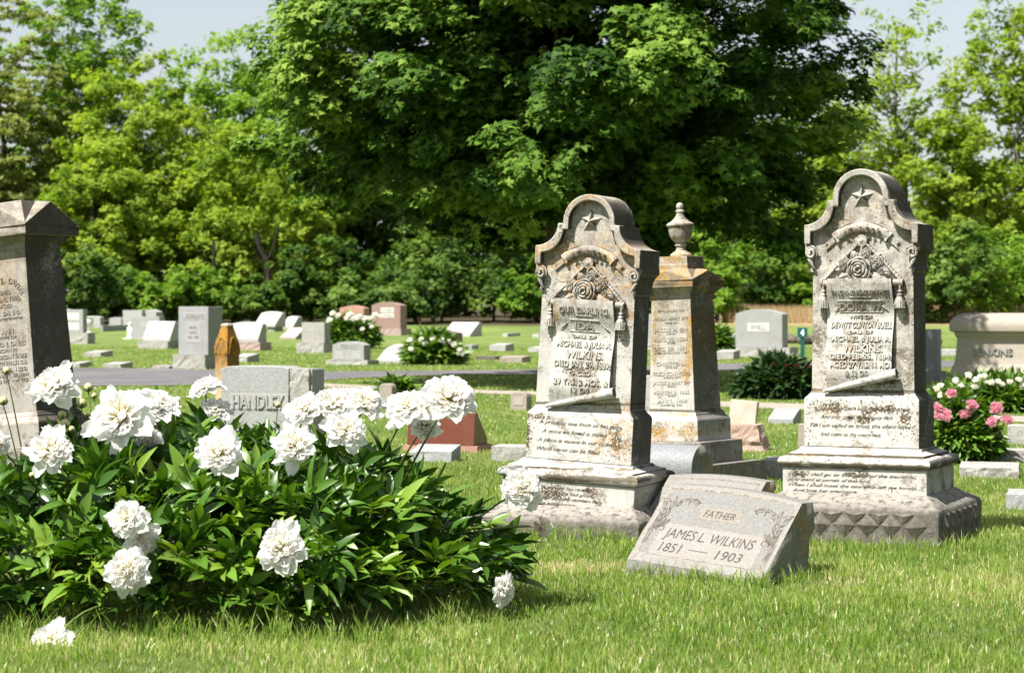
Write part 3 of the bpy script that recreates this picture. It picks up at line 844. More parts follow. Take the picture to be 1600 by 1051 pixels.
    for sg in (-1, 1):
        m = mk()
        m.lathe([(.001,.125),(.006,.124),(.006,.100),(.011,.097),(.015,.090),(.011,.083),(.012,.078),(.018,.073),(.018,.068),(.016,.064),(.024,.052),(.027,.040),(.0275,.002),(.024,0),(.001,.001)], 18, (sg*.212, fy-.026, 1.238))
        o0 = len(m.v)
        for i in range(14):
            a = 2*math.pi*i/14
            m.tube([(sg*.212+.026*math.cos(a), fy-.026+.026*math.sin(a), 1.283), (sg*.212+.0285*math.cos(a), fy-.026+.0285*math.sin(a), 1.239)], .0038, 5)
        fin(m, 'tassel', mat, 40)
    # the unrolled scroll, wavy and proud of the shaft
    zt, xl, xr = 1.398, -.182, .170
    def zb(x): return .802 + (x - xl)/(xr - xl)*.092
    def edge(t): return .012*math.sin(t*5.2) 
    def surf(x, z):
        t = (zt - z)/(zt - .85)
        w = .034 + .014*math.sin(t*8.2 + 1.2) + .006*math.sin(t*15)
        w += .010*math.exp(-((zt - z)/.03)**2)
        return fy - w
    def sc_(u, v):
        t = 1 - v; xx = xl - .018*t**2 + (xr - xl + .034*t**2*.8)*u + edge(t)*(2*u-1)*.6
        z = zb(xx) + (zt - zb(xx))*v
        y = surf(xx, z)
        return (xx, y, z)
    m = mk(); NU, NV = 10, 34
    m.grid(sc_, NU, NV)
    m.grid(lambda u, v: (sc_(1, v)[0], sc_(1, v)[1] + (.0+u)*(fy + .002 - sc_(1, v)[1]), sc_(1, v)[2]), 2, NV)
    m.grid(lambda u, v: (sc_(0, v)[0], sc_(0, v)[1] + (1-u)*(fy + .002 - sc_(0, v)[1]), sc_(0, v)[2]), 2, NV)
    m.grid(lambda u, v: (sc_(u, 1)[0], sc_(u, 1)[1] + v*(fy + .002 - sc_(u, 1)[1]), sc_(u, 1)[2]), NU, 2)
    scroll = fin(m, 'scroll', sc['smat'], 50)
    m = mk()
    A, B = Vector((xl-.028, fy-.030, .788)), Vector((xr+.028, fy-.050, .890))
    P = [A.lerp(B, t) for t in np.linspace(0, 1, 8)]
    m.tube(P, [.011 + .017*t for t in np.linspace(0, 1, 8)], 14, cap=False)
    m.tube([B, B + (A-B)*.09], [.019, .015], 14, cap=True)
    d = (B-A).normalized()
    m.ring([(.028*math.cos(R(a)), .028*math.sin(R(a))) for a in range(0,360,26)], [(.019*math.cos(R(a)), .019*math.sin(R(a))) for a in range(0,360,26)], -.004, .006)
    k = len(m.v) - 4*14
    Q = Vector((0,-1,0)).rotation_difference(d).to_matrix()
    for i in range(k, len(m.v)): m.v[i] = tuple(Q @ Vector(m.v[i]) + B)
    fin(m, 'scroll_roll', sc['smat'], 50, par=scroll)
    for ln in sc['raised']:
        m = mk(); text_lines(m, [ln], surf, .0065); fin(m, 'raised_lettering', sc['lmat'], par=scroll)
    for (x0, x1, z) in sc['rules']:
        m = mk(); m.tube([(x0 + (x1-x0)*t, surf(x0+(x1-x0)*t, z) - .001, z) for t in np.linspace(0, 1, 7)], .0035, 6)
        fin(m, 'rule', mat, par=scroll)
    for z0_, sg in sc['flourish']:
        m = mk(); m.tube([(sg*(.075+.075*t), surf(sg*(.075+.075*t), z0_) - .001, z0_ + .022*math.cos(t*3.0) ) for t in np.linspace(0, 1, 9)], [.002,.004,.0045,.0045,.004,.0045,.004,.003,.001], 6)
        fin(m, 'flourish', mat, par=scroll)
    for ln in sc['block']:
        m = mk(); text_lines(m, [ln], lambda x, z: -.161, .0012, .004); fin(m, 'verse', M['letter_dark'])
    for ln in sc['base']:
        m = mk(); text_lines(m, [ln], lambda x, z: -.303, .0012, .004); fin(m, 'verse', M['letter_dark'])
    return root

L = lambda t, x, z, w, h, sh=0.0, of=0.012: (t, x, z, w, h, sh, of)
def vs_(lines, z0, dz, h, wf):
    out = []
    for i, (t, x0, w) in enumerate(lines): out.append((t, x0 + w/2, z0 - dz*i, w, h, .42, .010))
    return out
dora = dict(smat=M['scroll_dora'], lmat=M['letter_dora'],
    raised=[L('IN LOVING REMEMBRANCE', 0, 1.324, .315, .024), L('DORA W.', 0, 1.248, .245, .040, 0, .03), L('WIFE OF', -.005, 1.193, .13, .017), L('DEWITT CLINTON BUELL', 0, 1.150, .335, .032, .25),
            L('DAU. OF', 0, 1.112, .13, .016), L('MICHAEL & JULIA A.', 0, 1.075, .325, .028, .1), L('WILKINS.', .01, 1.024, .22, .038, 0, .03), L('DIED FEB. 25, 1884;', 0, .980, .335, .028), L('AGED 27 YRS. 11 MO.', .0, .937, .335, .031), L('& 12 DS.', -.02, .892, .13, .027)],
    rules=[(-.06, .06, 1.299), (-.13, .13, 1.279), (-.12, .12, 1.218)], flourish=[(1.252, -1), (1.252, 1)],
    block=vs_([("She sleeps in peace beyond the smile and tear,", -.235, .50), ("And truly sweet those happy days", -.225, .40), ("Till I am called to cross the silent river", -.285, .56), ("And come to the weary rest.", -.23, .34)], .700, .047, .020, 1),
    base=vs_([("When I shall go to the home of the immortal,", -.36, .70), ("And stand at portals of that land,", -.36, .45), ("When I shall meet the one who left me lonely,", -.36, .70), ("And love her evermore.", -.34, .36)], .350, .029, .016, 1))
ida = dict(smat=M['scroll_ida'], lmat=M['letter_ida'],
    raised=[L('OUR DARLING.', .0, 1.338, .30, .034, 0, .025), L('IDA', 0, 1.252, .12, .042, 0, .035), L('DAU. OF', 0, 1.191, .14, .016), L('MICHAEL & JULIA A.', 0, 1.148, .325, .032, .15), L('WILKINS.', .01, 1.091, .22, .040, .1, .02), L('DIED JAN. 29, 1889;', 0, 1.037, .335, .034, 0, .02),
            L('AGED', 0, .987, .11, .026, 0, .02), L('29 YRS. 2 MOS. &', 0, .938, .325, .032, 0, .02), L('13 DS.', 0, .892, .12, .028)],
    rules=[(-.05, .05, 1.309), (-.09, .09, 1.284), (-.09, .09, 1.220)], flourish=[(1.256, -1), (1.256, 1)],
    block=vs_([("A precious one from us has gone,", -.245, .50), ("A voice we loved is stilled,", -.225, .39), ("A place is vacant in our home,", -.25, .46), ("Which never can be filled.", -.25, .38)], .700, .050, .022, 1),
    base=vs_([("God in His wisdom has recalled", -.27, .42), ("The boon His love had given,", -.25, .40), ("And though the body slumbers here,", -.25, .46), ("The soul is safe in heaven.", -.25, .30)], .350, .030, .016, 1))
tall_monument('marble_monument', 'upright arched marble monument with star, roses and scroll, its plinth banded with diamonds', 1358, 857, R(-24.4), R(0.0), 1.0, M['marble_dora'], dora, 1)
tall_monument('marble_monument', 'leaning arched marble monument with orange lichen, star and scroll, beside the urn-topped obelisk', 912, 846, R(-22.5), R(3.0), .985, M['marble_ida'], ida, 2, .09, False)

# ------------------------------------------------------------------ urn-topped obelisk
def gable_cap(m, z0, w, rise, ov=0.02, top=.55, e=.022):
    """square cap with a low gable on every face running into a small block"""
    h = w/2; zc = z0; vs = []
    zt = z0 + rise
    ring = []
    for k in range(4):
        a = k*math.pi/2; c, s_ = math.cos(a), math.sin(a)
        rot = lambda x, y, c=c, s_=s_: (x*c - y*s_, x*s_ + y*c)
        ring.append((k, rot))
    m.rects([(z0, w, w), (z0+e, w, w)])
    v = []; f = []
    for k, rot in ring:
        A = (*rot(-h, -h), z0+e); Bm = (*rot(0, -h), zt*1.0); C = (*rot(h, -h), z0+e)
        t = top*h
        T0 = (*rot(-t, -t), zt+.012); T1 = (*rot(t, -t), zt+.012); Tm = (*rot(0, -t), zt+.012)
        o = len(v); v += [A, Bm, C, T0, T1, Tm, (*rot(0, -h), z0+e)]
        f += [(o, o+6, o+1), (o+6, o+2, o+1), (o, o+1, o+5, o+3), (o+1, o+2, o+4, o+5)]
    o = len(v); t = top*h
    v += [(-t,-t,zt+.012),(t,-t,zt+.012),(t,t,zt+.012),(-t,t,zt+.012)]; f += [(o,o+1,o+2,o+3)]
    m.add(v, f)

def obelisk(name, label, x, yb, rz, lean, mat, urn=True, text_fn=None, sw=(.345, .298), zsh=(.505, 1.235), slabs=True, group=None, zo=0.0, cap=None, sc0=1.0):
    Dn = gdist(yb); w0 = .754 if slabs else .70
    Yc = Dn - (w0/2*math.sin(rz) - w0/2*math.cos(rz))
    root = empty(name, (px(x, Yc), Yc, gz(Yc)), rz)
    tag(root, label, 'obelisk', group); root.scale = (sc0,)*3
    A = Matrix.Rotation(lean, 3, 'Y')
    def fin(m, nm, mt=mat, smooth=None, bevel=.004, par=None):
        m.v = [tuple(A @ Vector(p)) for p in m.v]
        return m.build(nm, mt, par or root, smooth, bevel)
    m = MB(); m.rough(-.377, .377, -.377, .377, -.05, .155, .012, (8,8,4)); fin(m, 'bottom_slab', M['limestone_dark'], None, 0)
    m = MB(); m.rects([(.150, .545, .545), (.30+zo, .545, .545)]); fin(m, 'plinth', M['limestone_dark'], None, .006)
    m = MB(); m.rects([(a+zo, q, q) for a, q in ((.300, .435), (.435, .435), (.445, .428), (.470, .385), (.478, .385), (.488, .368), (.498, .360))]); fin(m, 'base_block', mat)
    m = MB(); m.rects([(zsh[0]-.008, sw[0], sw[0]), (zsh[1], sw[1], sw[1])]); fin(m, 'shaft', mat)
    z = zsh[1]
    m = MB(); m.rects([(z-.002, sw[1]+.005, sw[1]+.005), (z+.012, sw[1]+.012, sw[1]+.012), (z+.018, sw[1]+.008, sw[1]+.008), (z+.034, sw[1]+.022, sw[1]+.022), (z+.060, sw[1]+.075, sw[1]+.075), (z+.072, sw[1]+.085, sw[1]+.085)])
    fin(m, 'cornice', mat, 40, .003)
    m = MB(); cw, cr, ce = cap or (sw[1]+.108, .112, .050)
    gable_cap(m, z+.070, cw, cr, top=.55, e=ce); fin(m, 'gabled_cap', mat, None, .006)
    if urn:
        z += .175
        m = MB(); m.rects([(z-.02, .222, .222), (z+.045, .222, .222), (z+.052, .215, .215), (z+.102, .215, .215)]); fin(m, 'cap_block')
        z += .10
        m = MB(); m.lathe([(.001,0),(.072,.0),(.074,.012),(.060,.026),(.036,.040),(.030,.058),(.031,.070),(.040,.075),(.040,.083),(.030,.088),(.042,.100),(.062,.118),(.074,.145),(.079,.178),(.080,.200),(.001,.2005)], 26)
        u = [tuple(p) for p in m.v]; m.v = [(p[0], p[1], p[2]+z) for p in u]; ur = fin(m, 'urn', M['marble_urn'], 40, 0)
        m = MB(); m.lathe([(.001,.198),(.086,.200),(.093,.207),(.093,.216),(.084,.222),(.060,.236),(.040,.254),(.027,.275),(.023,.292),(.031,.298),(.031,.305),(.018,.312),(.023,.322),(.026,.336),(.021,.350),(.010,.358),(.001,.360)], 26)
        u = [tuple(p) for p in m.v]; m.v = [(p[0], p[1], p[2]+z) for p in u]; fin(m, 'urn_lid', M['marble_urn'], 40, 0, ur)
    if text_fn:
        for ln in text_fn:
            def srf(xx, zz):
                t = (zz - zsh[0])/(zsh[1]-zsh[0]); return -(sw[0] + (sw[1]-sw[0])*t)/2
            m = MB()
            if ln[0] == 'arc': text_arc(m, ln[1], *ln[2:])
            else: text_lines(m, [ln], srf, .0035)
            fin(m, 'lettering', ln[7] if len(ln) > 7 and ln[0] != 'arc' else mat, None, 0)
    return root
M['limestone_dark'] = sandstone('limestone_dark', (0.20,0.185,0.165), 6.0, .2)
epp = [('CHILDREN OF', 0, 1.155, .20, .015), ('ANNA MARY EPP', 0, 1.105, .262, .021, 0, .02), ('WIFE OF', 0, 1.075, .10, .012), ('JACOB M. EPP', 0, 1.030, .262, .025, 0, .02), ('BORN', 0, 1.006, .07, .010), ('AUG. 20, 1824.', 0, .968, .262, .024, 0, .02), ('DIED', 0, .946, .06, .010), ('DEC. 29, 1891.', 0, .906, .262, .024, 0, .02), ('AGED 67 YRS. 4 MOS. 9 DS.', 0, .880, .25, .011),
       ('CHRISTENA', 0, .808, .235, .023, 0, .02), ('WIFE OF', 0, .784, .09, .010), ('FRED SCHWING', 0, .744, .28, .024, 0, .02), ('& DAU. OF', 0, .720, .12, .010), ('JACOB & MARY EPP', 0, .684, .285, .022, 0, .02), ('BORN', 0, .662, .06, .010), ('MARCH 3, 1866', 0, .622, .27, .023, 0, .02), ('DIED', 0, .600, .06, .010), ('JAN. 1, 1893', 0, .566, .23, .020, 0, .02), ('AGED 26 YRS.', 0, .540, .16, .010)]
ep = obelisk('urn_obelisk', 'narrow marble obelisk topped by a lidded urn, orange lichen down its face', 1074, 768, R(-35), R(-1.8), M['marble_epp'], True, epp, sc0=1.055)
dav = [('DIED', .00, 1.330, .07, .022), ('APR. 1, 1895.', 0, 1.292, .21, .022, 0, .02), ('AGED', 0, 1.255, .075, .020), ('74Y. 6M. 6 D.', 0, 1.215, .21, .022, 0, .02), ('GONE BUT NOT FORGOTTEN', 0, 1.185, .22, .012),
       ('ANN', 0, 1.115, .085, .026, 0, .02), ('WIFE OF', 0, 1.085, .12, .015), ('DAVID E. DAVIES', 0, 1.048, .245, .024, 0, .02), ('BORN IN', 0, 1.015, .12, .019), ('CARDIGAN SHIRE', 0, .980, .25, .020, 0, .02), ('SOUTH WALES G.B.', 0, .945, .255, .020), ('OCT. 10, 1820;', 0, .910, .25, .021, 0, .02), ('DIED SEPT. 27, 1894', 0, .878, .265, .018), ('AGED 73Y. 11M. 17D.', 0, .848, .265, .017),
       ('arc', 'DAVID E. DAVIES', 0, 1.275, .122, 90, 150, .030, -.154, .005)]
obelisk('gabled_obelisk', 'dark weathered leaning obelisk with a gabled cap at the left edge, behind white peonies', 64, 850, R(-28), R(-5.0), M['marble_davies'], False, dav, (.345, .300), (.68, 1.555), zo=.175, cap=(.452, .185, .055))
# ------------------------------------------------------------------ slanted granite markers in front
def slant_marker(name, label, x, yb, rz, roll, Wd, h, lip, b_, t_, mats, deco=None, arch=.03, group=None):
    Dn = gdist(yb); d = b_ + t_
    Yc = Dn - (Wd/2*math.sin(rz) - d/2*math.cos(rz))
    root = empty(name, (px(x, Yc), Yc, gz(Yc)), rz, 0, roll)
    tag(root, label, 'gravestone', group)
    face, rough = mats[:2]
    n = 14; y0 = -d/2; hx = lambda u: h + arch*(1-(2*u-1)**2)
    jag = lambda u, k: .007*mnoise.noise(Vector((u*9+k, k*3.3, 1.7)))
    cols = []
    for i in range(n+1):
        u = i/n; X = -Wd/2 + Wd*u
        k_ = arch*(1-(2*u-1)**2)/math.hypot(b_, h-lip)
        cols.append([(X, y0+jag(u,1), -.10), (X, y0, lip), (X, y0+b_*(1+k_), h+(h-lip)*k_), (X, y0+b_+t_, h+(h-lip)*k_-.004), (X, y0+d+.01, -.10)])
    m = MB()
    m.add([c[k] for c in cols for k in (1,2)], [(2*i, 2*i+2, 2*i+3, 2*i+1) for i in range(n)])
    o = m.build('face', face, root)
    m = MB()
    for a, c in ((0,1),(2,3),(3,4)):
        if a == 0:
            def fr(u, v): 
                p = Vector((-Wd/2+Wd*u, y0, -.10+(lip+.10)*v)); dd = .010*(1-abs(2*v-1)**4)
                return (p.x, p.y + jag(u, 1+v)*.8 - dd*(.4+mnoise.noise(p*14)), p.z)
            m.grid(fr, 24, 4)
        else: m.add([q[k] for q in cols for k in (a,c)], [(2*i, 2*i+2, 2*i+3, 2*i+1) for i in range(n)])
    m.build('body', mats[0] if len(mats) < 3 else mats[2], root)
    for sg, c in ((1, cols[-1]), (-1, cols[0])):
        ring = []
        P = [Vector(q) for q in c]
        for i in range(5):
            for k in range(5): ring.append(P[i].lerp(P[(i+1) % 5], k/5))
        ring = [p + Vector((0,0,0)) for p in ring]
        m = MB(); m.cap(ring, (sg, 0, 0), .035, 2.0*sg, 6, 9.0); m.build('broken_side', rough, root, 60)
    org = Vector((0, y0, lip)); L2 = math.hypot(b_, h-lip); et = Vector((0, b_/L2, (h-lip)/L2)); en = Vector((0, -et.z, et.y))
    def fp(s_, t, lift=.0012): return org + Vector((s_, 0, 0)) + et*t + en*lift
    if deco: deco(root, fp, Wd, L2)
    return root

def line_on(m, fp, pts, w=.0035, lift=.0012):
    """thin cut line along points on the face"""
    for (a, b2) in zip(pts, pts[1:]):
        a = Vector((*a, 0)); b2 = Vector((*b2, 0)); d = (b2-a)
        if d.length < 1e-6: continue
        n = Vector((-d.y, d.x, 0)).normalized()*w/2; e = d.normalized()*w*.35
        q = [a-e-n, b2+e-n, b2+e+n, a-e+n]
        m.add([fp(p.x, p.y, lift) for p in q], [(0,1,2,3)])

def face_text(m, fp, body, s0, t0, w, h, sh=0, of=0, lift=.0016):
    v, f = text(body, w, h, 0, sh, of)
    m.add([fp(s0 + p[0], t0 + p[2], lift) for p in v], f)

M['lily_cut'] = plain('lily_cut', (0.10,0.088,0.072), .9, .3, 60)
def father_deco(root, fp, Wd, Lf):
    a = Wd/2
    top = lambda s_: Lf + .024*(1-(s_/a)**2)
    m = MB()
    for off in (.022, .030):
        pts = [(-a+off, .012), (-a+off, Lf-off)] + [(s_, top(s_)-off) for s_ in np.linspace(-a+off, a-off, 14)] + [(a-off, Lf-off), (a-off, .012)]
        line_on(m, fp, pts, .0036)
    m.build('border_line', M['letter_lichen'], root)
    m = MB(); pts = [(-a+.034, .03), (-a+.034, Lf-.036)] + [(s_, top(s_)-.034) for s_ in np.linspace(-a+.05, a-.05, 12)] + [(a-.034, Lf-.036), (a-.034, .03)]
    m.add([fp(*p, .0006) for p in pts], [tuple(range(len(pts)))][0:0]); n0 = 12
    g = [(s_, .30*0+.205) for s_ in ()]
    def fr(u, v):
        s_ = -a+.034 + (2*a-.068)*u; t = .06 + (top(s_)-.036-.06)*v
        return fp(s_, t, .0006)
    m.grid(fr, 12, 2); m.build('frosted_ground', M['granite_frost'], root)
    x0, x1, z0, z1 = -a+.078, a-.078, .055, .262
    P = [(x0, z0), (x1, z0), (x1, z1-.03), (x1-.012, z1-.028), (x1-.02, z1), (x0+.02, z1), (x0+.012, z1-.028), (x0, z1-.03)]
    m = MB(); m.add([fp(*p, .0010) for p in P], [tuple(range(len(P)))]); m.build('name_panel', M['granite_panel'], root)
    m = MB(); line_on(m, fp, P + [P[0]], .0026, .0014); m.build('panel_line', M['letter_lichen'], root)
    p0, p1, q0, q1 = -.118, .088, .318, .398
    P = [(p0,q0),(p1,q0),(p1,q1),(p0,q1)]
    m = MB(); m.add([fp(*p, .0010) for p in P], [(0,1,2,3)]); pl = m.build('title_plate', M['granite_plate'], root)
    m = MB(); line_on(m, fp, P+[P[0]], .0028, .0014); m.build('plate_line', M['letter_lichen'], pl)
    for body, s0, t0, w, h, sh, of in (('FATHER', -.015, .358, .158, .046, .12, 0), ('JAMES L. WILKINS', -.005, .203, .450, .062, .16, 0), ('1851', -.165, .110, .108, .058, .12, 0), ('1903', .130, .110, .128, .058, .12, 0)):
        m = MB(); face_text(m, fp, body, s0, t0, w, h, sh, of); m.build('engraved_lettering', M['letter_cut'], root)
    m = MB(); line_on(m, fp, [(-.070, .112), (.022, .112)], .0045, .0016); m.build('dash', M['letter_cut'], root)
    # lilies in the corners: leaf and petal blades with cut outlines, a little proud of the frosted ground
    for sg in (-1, 1):
        m = MB(); k = MB(); X = lambda s_: sg*s_ - (0 if sg < 0 else 0)
        blades = [(.292,.300,95,.055,.014),(.298,.340,72,.060,.016),(.275,.350,100,.060,.016),(.262,.385,80,.055,.015),(.285,.400,20,.050,.015),(.245,.410,150,.055,.014),(.225,.425,170,.060,.013),(.205,.425,185,.070,.012),(.295,.265,78,.060,.013),(.275,.295,100,.055,.012),
                  (.302,.215,86,.080,.010),(.290,.215,96,.080,.010),(.278,.225,104,.065,.010),(.266,.240,118,.050,.010),(.300,.380,50,.04,.012),(.25,.375,120,.04,.012)]
        for s_, t, an, Lb, wb in blades:
            ca, sa = math.cos(R(an)), math.sin(R(an))
            side = lambda v, q: (X(s_ + ca*Lb*v - sa*wb*q*math.sin(math.pi*min(1,v*.92+.06))), t + sa*Lb*v + ca*wb*q*math.sin(math.pi*min(1,v*.92+.06)))
            m.grid(lambda u, v: fp(*side(v, u*1.0-.5), .0012 + .004*(1-abs(2*u-1))), 4, 6)
            line_on(k, fp, [side(v, .5) for v in np.linspace(0, 1, 7)], .0042, .0018)
            line_on(k, fp, [side(v, -.5) for v in np.linspace(0, 1, 7)], .0034, .0018)
            line_on(k, fp, [side(v, 0) for v in np.linspace(.1, .8, 4)], .0014, .0052)
        for c0, t0, r in ((.165, .425, .030), (.262, .232, .022)):
            line_on(k, fp, [(X(c0 + r*math.cos(q)*(1-q/9)), t0 - .012 + r*math.sin(q)*(1-q/9)) for q in np.linspace(-.6, 4.4, 14)], .0050, .0018)
        for q0 in range(4):
            line_on(k, fp, [(X(.305 - .006*q0 + .012*math.sin(v*2)), .06 + .17*v) for v in np.linspace(.35, 1, 6)], .0024, .0018)
        lf = m.build('lily_carving', M['granite_panel'], root); k.build('lily_outline', M['lily_cut'], lf)

slant_marker('slant_headstone', 'pale granite slant marker reading FATHER and JAMES L. WILKINS, lilies in its corners', 1120, 915, R(-29.5), R(5.2), .675, .372, .055, .40, .13, (M['granite_light'], M['granite_rough'], M['granite_light']), father_deco)
def mother_deco(root, fp, Wd, Lf):
    a = Wd/2; top = lambda s_: Lf + .02*(1-(s_/a)**2)
    m = MB()
    for off in (.028, .036): line_on(m, fp, [(-a+off, .02), (-a+off, Lf-off)] + [(s_, top(s_)-off) for s_ in np.linspace(-a+off, a-off, 12)] + [(a-off, Lf-off), (a-off, .02)], .003)
    m.build('border_line', M['letter_lichen'], root)
    m = MB(); face_text(m, fp, 'MOTHER', -.01, .36, .16, .042, .12, -.018); m.build('engraved_lettering', M['letter_dark'], root)
slant_marker('slant_headstone', 'pale granite slant marker mostly hidden directly behind the one reading FATHER', 1104, 846, R(-27), R(2.0), .57, .300, .055, .40, .13, (M['granite_light'], M['granite_rough'], M['granite_light']), mother_deco)

# bolster: a granite log lying before the urn obelisk
Dn = gdist(800); root = empty('bolster_marker', (px(1058, Dn+.35), Dn+.35, gz(Dn)), R(-32))
tag(root, 'blue-grey granite log-shaped marker lying before the urn obelisk', 'gravestone')
m = MB(); n = 18
prof = [(.145*math.cos(R(a)), .245 + .145*math.sin(R(a))) for a in np.linspace(-20, 200, n)] + [(-.15, -.06), (.15, -.06)]
m.loft([[(x_, y_, z_) for y_, z_ in prof] for x_ in (-.175, .175)], False)
m.build('rolled_body', M['granite_blue'], root, 30)
for sg, x_ in ((1, .175), (-1, -.175)):
    m = MB(); m.cap([(x_, y_, z_) for y_, z_ in prof], (sg, 0, 0), .03, 4.0, 5, 14); m.build('broken_end', M['granite_rough'], root, 60)

# ------------------------------------------------------------------ the other gravestones
PHI = R(-23)
def frame(x0, x1, yb, d, rz=PHI):
    D = gdist(yb); al = math.atan(((x0+x1)/2 - CX)/F); th = -rz - al
    Dc = D; Wd = .5
    for _ in range(3):
        Wd = max(.06, ((x1-x0)/(F/Dc) - d*abs(math.sin(th)))/math.cos(th))
        Dc = D + Wd/2*math.sin(abs(rz)) + d/2*math.cos(rz)
    return px((x0+x1)/2, Dc), Dc, Wd, F/Dc

def outline(style, w, h):
    a = w/2
    if style == 'flat': return [(-a,0),(a,0),(a,h),(-a,h)]
    if style == 'serp': return [(-a,0),(a,0)] + [(a - w*i/14, h*.88 + h*.12*math.sin(math.pi*i/14)**1.3) for i in range(15)]
    if style == 'oval': return [(-a,0),(a,0)] + [(a - w*i/16, h - w*.10*(abs(2*i/16-1))**2.2) for i in range(17)]
    if style == 'round': return [(-a,0),(a,0)] + [(a - w*i/16, h - a*.55*(1-math.sqrt(max(0,1-(2*i/16-1)**2)))) for i in range(17)]
    if style == 'shoulder': return [(-a,0),(a,0),(a,h*.88)] + [(a*.86 - w*.86*i/12, h*.90 + h*.10*math.sin(math.pi*i/12)) for i in range(13)] + [(-a,h*.88)]
    if style == 'apex': return [(-a,0),(a,0),(a,h*.9),(0,h),(-a,h*.9)]

def lines_on_face(root, lines, ysurf, mat, name='lettering', rough=None):
    for body, x, z, w, h in lines:
        v, f = text(body, w, h, .001, 0, .015); m = MB()
        m.add([(x + p[0], ysurf - (.006 if p[1] < 0 else -.002), z + p[2]) for p in v], f)
        m.build(name, mat, root)

def upright(label, die, base, ytop, yj, yb, mat, bmat, style='serp', d=.22, bd=.36, panel=None, text_=None, rz=PHI, name='upright_headstone', roughend=False, pmat=None, tmat=None):
    """die, base: photo column spans of stone and base; ytop, yj, yb: rows of top, joint and ground"""
    X, Dc, Wb, ppm = frame(base[0], base[1], yb, bd, rz) if base else frame(die[0], die[1], yb, d, rz)
    Xd, _, Wd, _ = frame(die[0], die[1], yb, d, rz)
    root = empty(name, (X, Dc, gz(Dc)), rz); tag(root, label, 'gravestone')
    hj = max(0, (yb - yj)/ppm) if base else 0.0
    hh = (yj - ytop)/ppm if base else (yb - ytop)/ppm
    dx = (Xd - X)*math.cos(rz)
    if base:
        m = MB(); m.rough(-Wb/2, Wb/2, -bd/2, bd/2, -.06, hj, min(.02, hj*.15), (10,4,4), 9, random.uniform(0, 50)); m.build('base', bmat or mat, root)
    m = MB(); o2 = [(x_ + dx, z + hj - (.0 if base else .05) + (.0)) for x_, z in outline(style, Wd, hh)]
    if not base: o2 = [(x_, z + (.05 if i > 1 else 0)) for i, (x_, z) in enumerate(o2)]
    m.prism(o2, -d/2, d/2)
    st = m.build('stone', mat, root, None, .008)
    if panel:
        for (u0, u1, v0, v1) in panel:
            m = MB(); m.box(dx - Wd/2 + Wd*u0, dx - Wd/2 + Wd*u1, -d/2-.004, -d/2+.01, hj + hh*v0, hj + hh*v1); m.build('panel', pmat or M['panel_pale'], root, None, .002)
    if text_:
        lines_on_face(root, [(t, dx - Wd/2 + Wd*u, hj + hh*v, Wd*w, hh*k) for t, u, v, w, k in text_], -d/2 - (.004 if panel else 0), tmat or M['inscription_grey'])
    return root, Wd, hj, hh, dx, d

def slope(label, die, base, ytop, yj, yb, mat, bmat=None, rz=PHI, back=None, topd=.08, arch=.03, lip=.15, bd=None, text_=None, name='slant_headstone', panel=None, tmat=None):
    """slant-faced stone: face leans back to a narrow top"""
    ppm0 = F/gdist(yb); hh = (yj - ytop)/ppm0; back = back if back is not None else hh*.55
    d = back + topd; bd = bd or d + .12
    X, Dc, Wb, ppm = frame(base[0], base[1], yb, bd, rz) if base else frame(die[0], die[1], yb, d, rz)
    Xd, _, Wd, _ = frame(die[0], die[1], yb, d, rz)
    root = empty(name, (X, Dc, gz(Dc)), rz); tag(root, label, 'gravestone')
    hj = (yb - yj)/ppm if base else 0.0; hh = (yj - ytop)/ppm; dx = (Xd - X)*math.cos(rz)
    if base:
        m = MB(); m.rough(-Wb/2, Wb/2, -bd/2, bd/2, -.06, hj, min(.02, hj*.15), (10,4,4), 9, random.uniform(0, 50)); m.build('base', bmat or mat, root)
    n = 10; m = MB(); rings = []
    z0 = hj - (0 if base else .05)
    for i in range(n+1):
        u = i/n; x_ = dx - Wd/2 + Wd*u; zt = hj + hh - arch*(2*u-1)**2
        rings.append([(x_, -d/2, z0), (x_, -d/2, hj + hh*lip), (x_, -d/2 + back, zt), (x_, d/2, zt - .005), (x_, d/2, z0)])
    m.loft(rings); m.build('stone', mat, root, None, .006)
    zl = hj + hh*lip; Lf = math.hypot(back, hh*(1-lip)); et = Vector((0, back/Lf, hh*(1-lip)/Lf)); en = Vector((0, -et.z, et.y))
    fp = lambda s_, t, l=.003: Vector((dx + s_, -d/2, zl)) + et*t + en*l
    for pn in panel or ():
        u0, u1, v0, v1 = pn; m = MB(); m.add([fp(Wd*(u-.5), Lf*v, .003) for u, v in ((u0,v0),(u1,v0),(u1,v1),(u0,v1))], [(0,1,2,3)]); m.build('panel', M['panel_pale'], root)
    for t, u, v, w, k in text_ or ():
        m = MB(); face_text(m, fp, t, Wd*(u-.5), Lf*v, Wd*w, Lf*k, 0, .015, .005); m.build('lettering', tmat or M['inscription_grey'], root)
    return root

def low(label, x0, x1, ytop, yb, mat, d=.35, rz=PHI, pitch=.3, amp=.012, name='flush_marker'):
    """low marker: rough sides and a pillow or gently pitched top"""
    X, Dc, Wd, ppm = frame(x0, x1, yb, d, rz); hh = max(.04, (yb - ytop)/ppm - d*H/Dc*.9)
    o = MB(); o.rough(-Wd/2, Wd/2, -d/2, d/2, -.05, hh, amp, (10,5,3), 11, random.uniform(0, 60))
    o.v = [(x_, y_, z - (pitch*hh*(.5 - y_/d) if z > hh*.7 else 0)) for x_, y_, z in o.v]
    ob = o.build(name, mat, None); ob.location = (X, Dc, gz(Dc)); ob.rotation_euler = (0, 0, rz)
    tag(ob, label, 'gravestone'); return ob
G = M
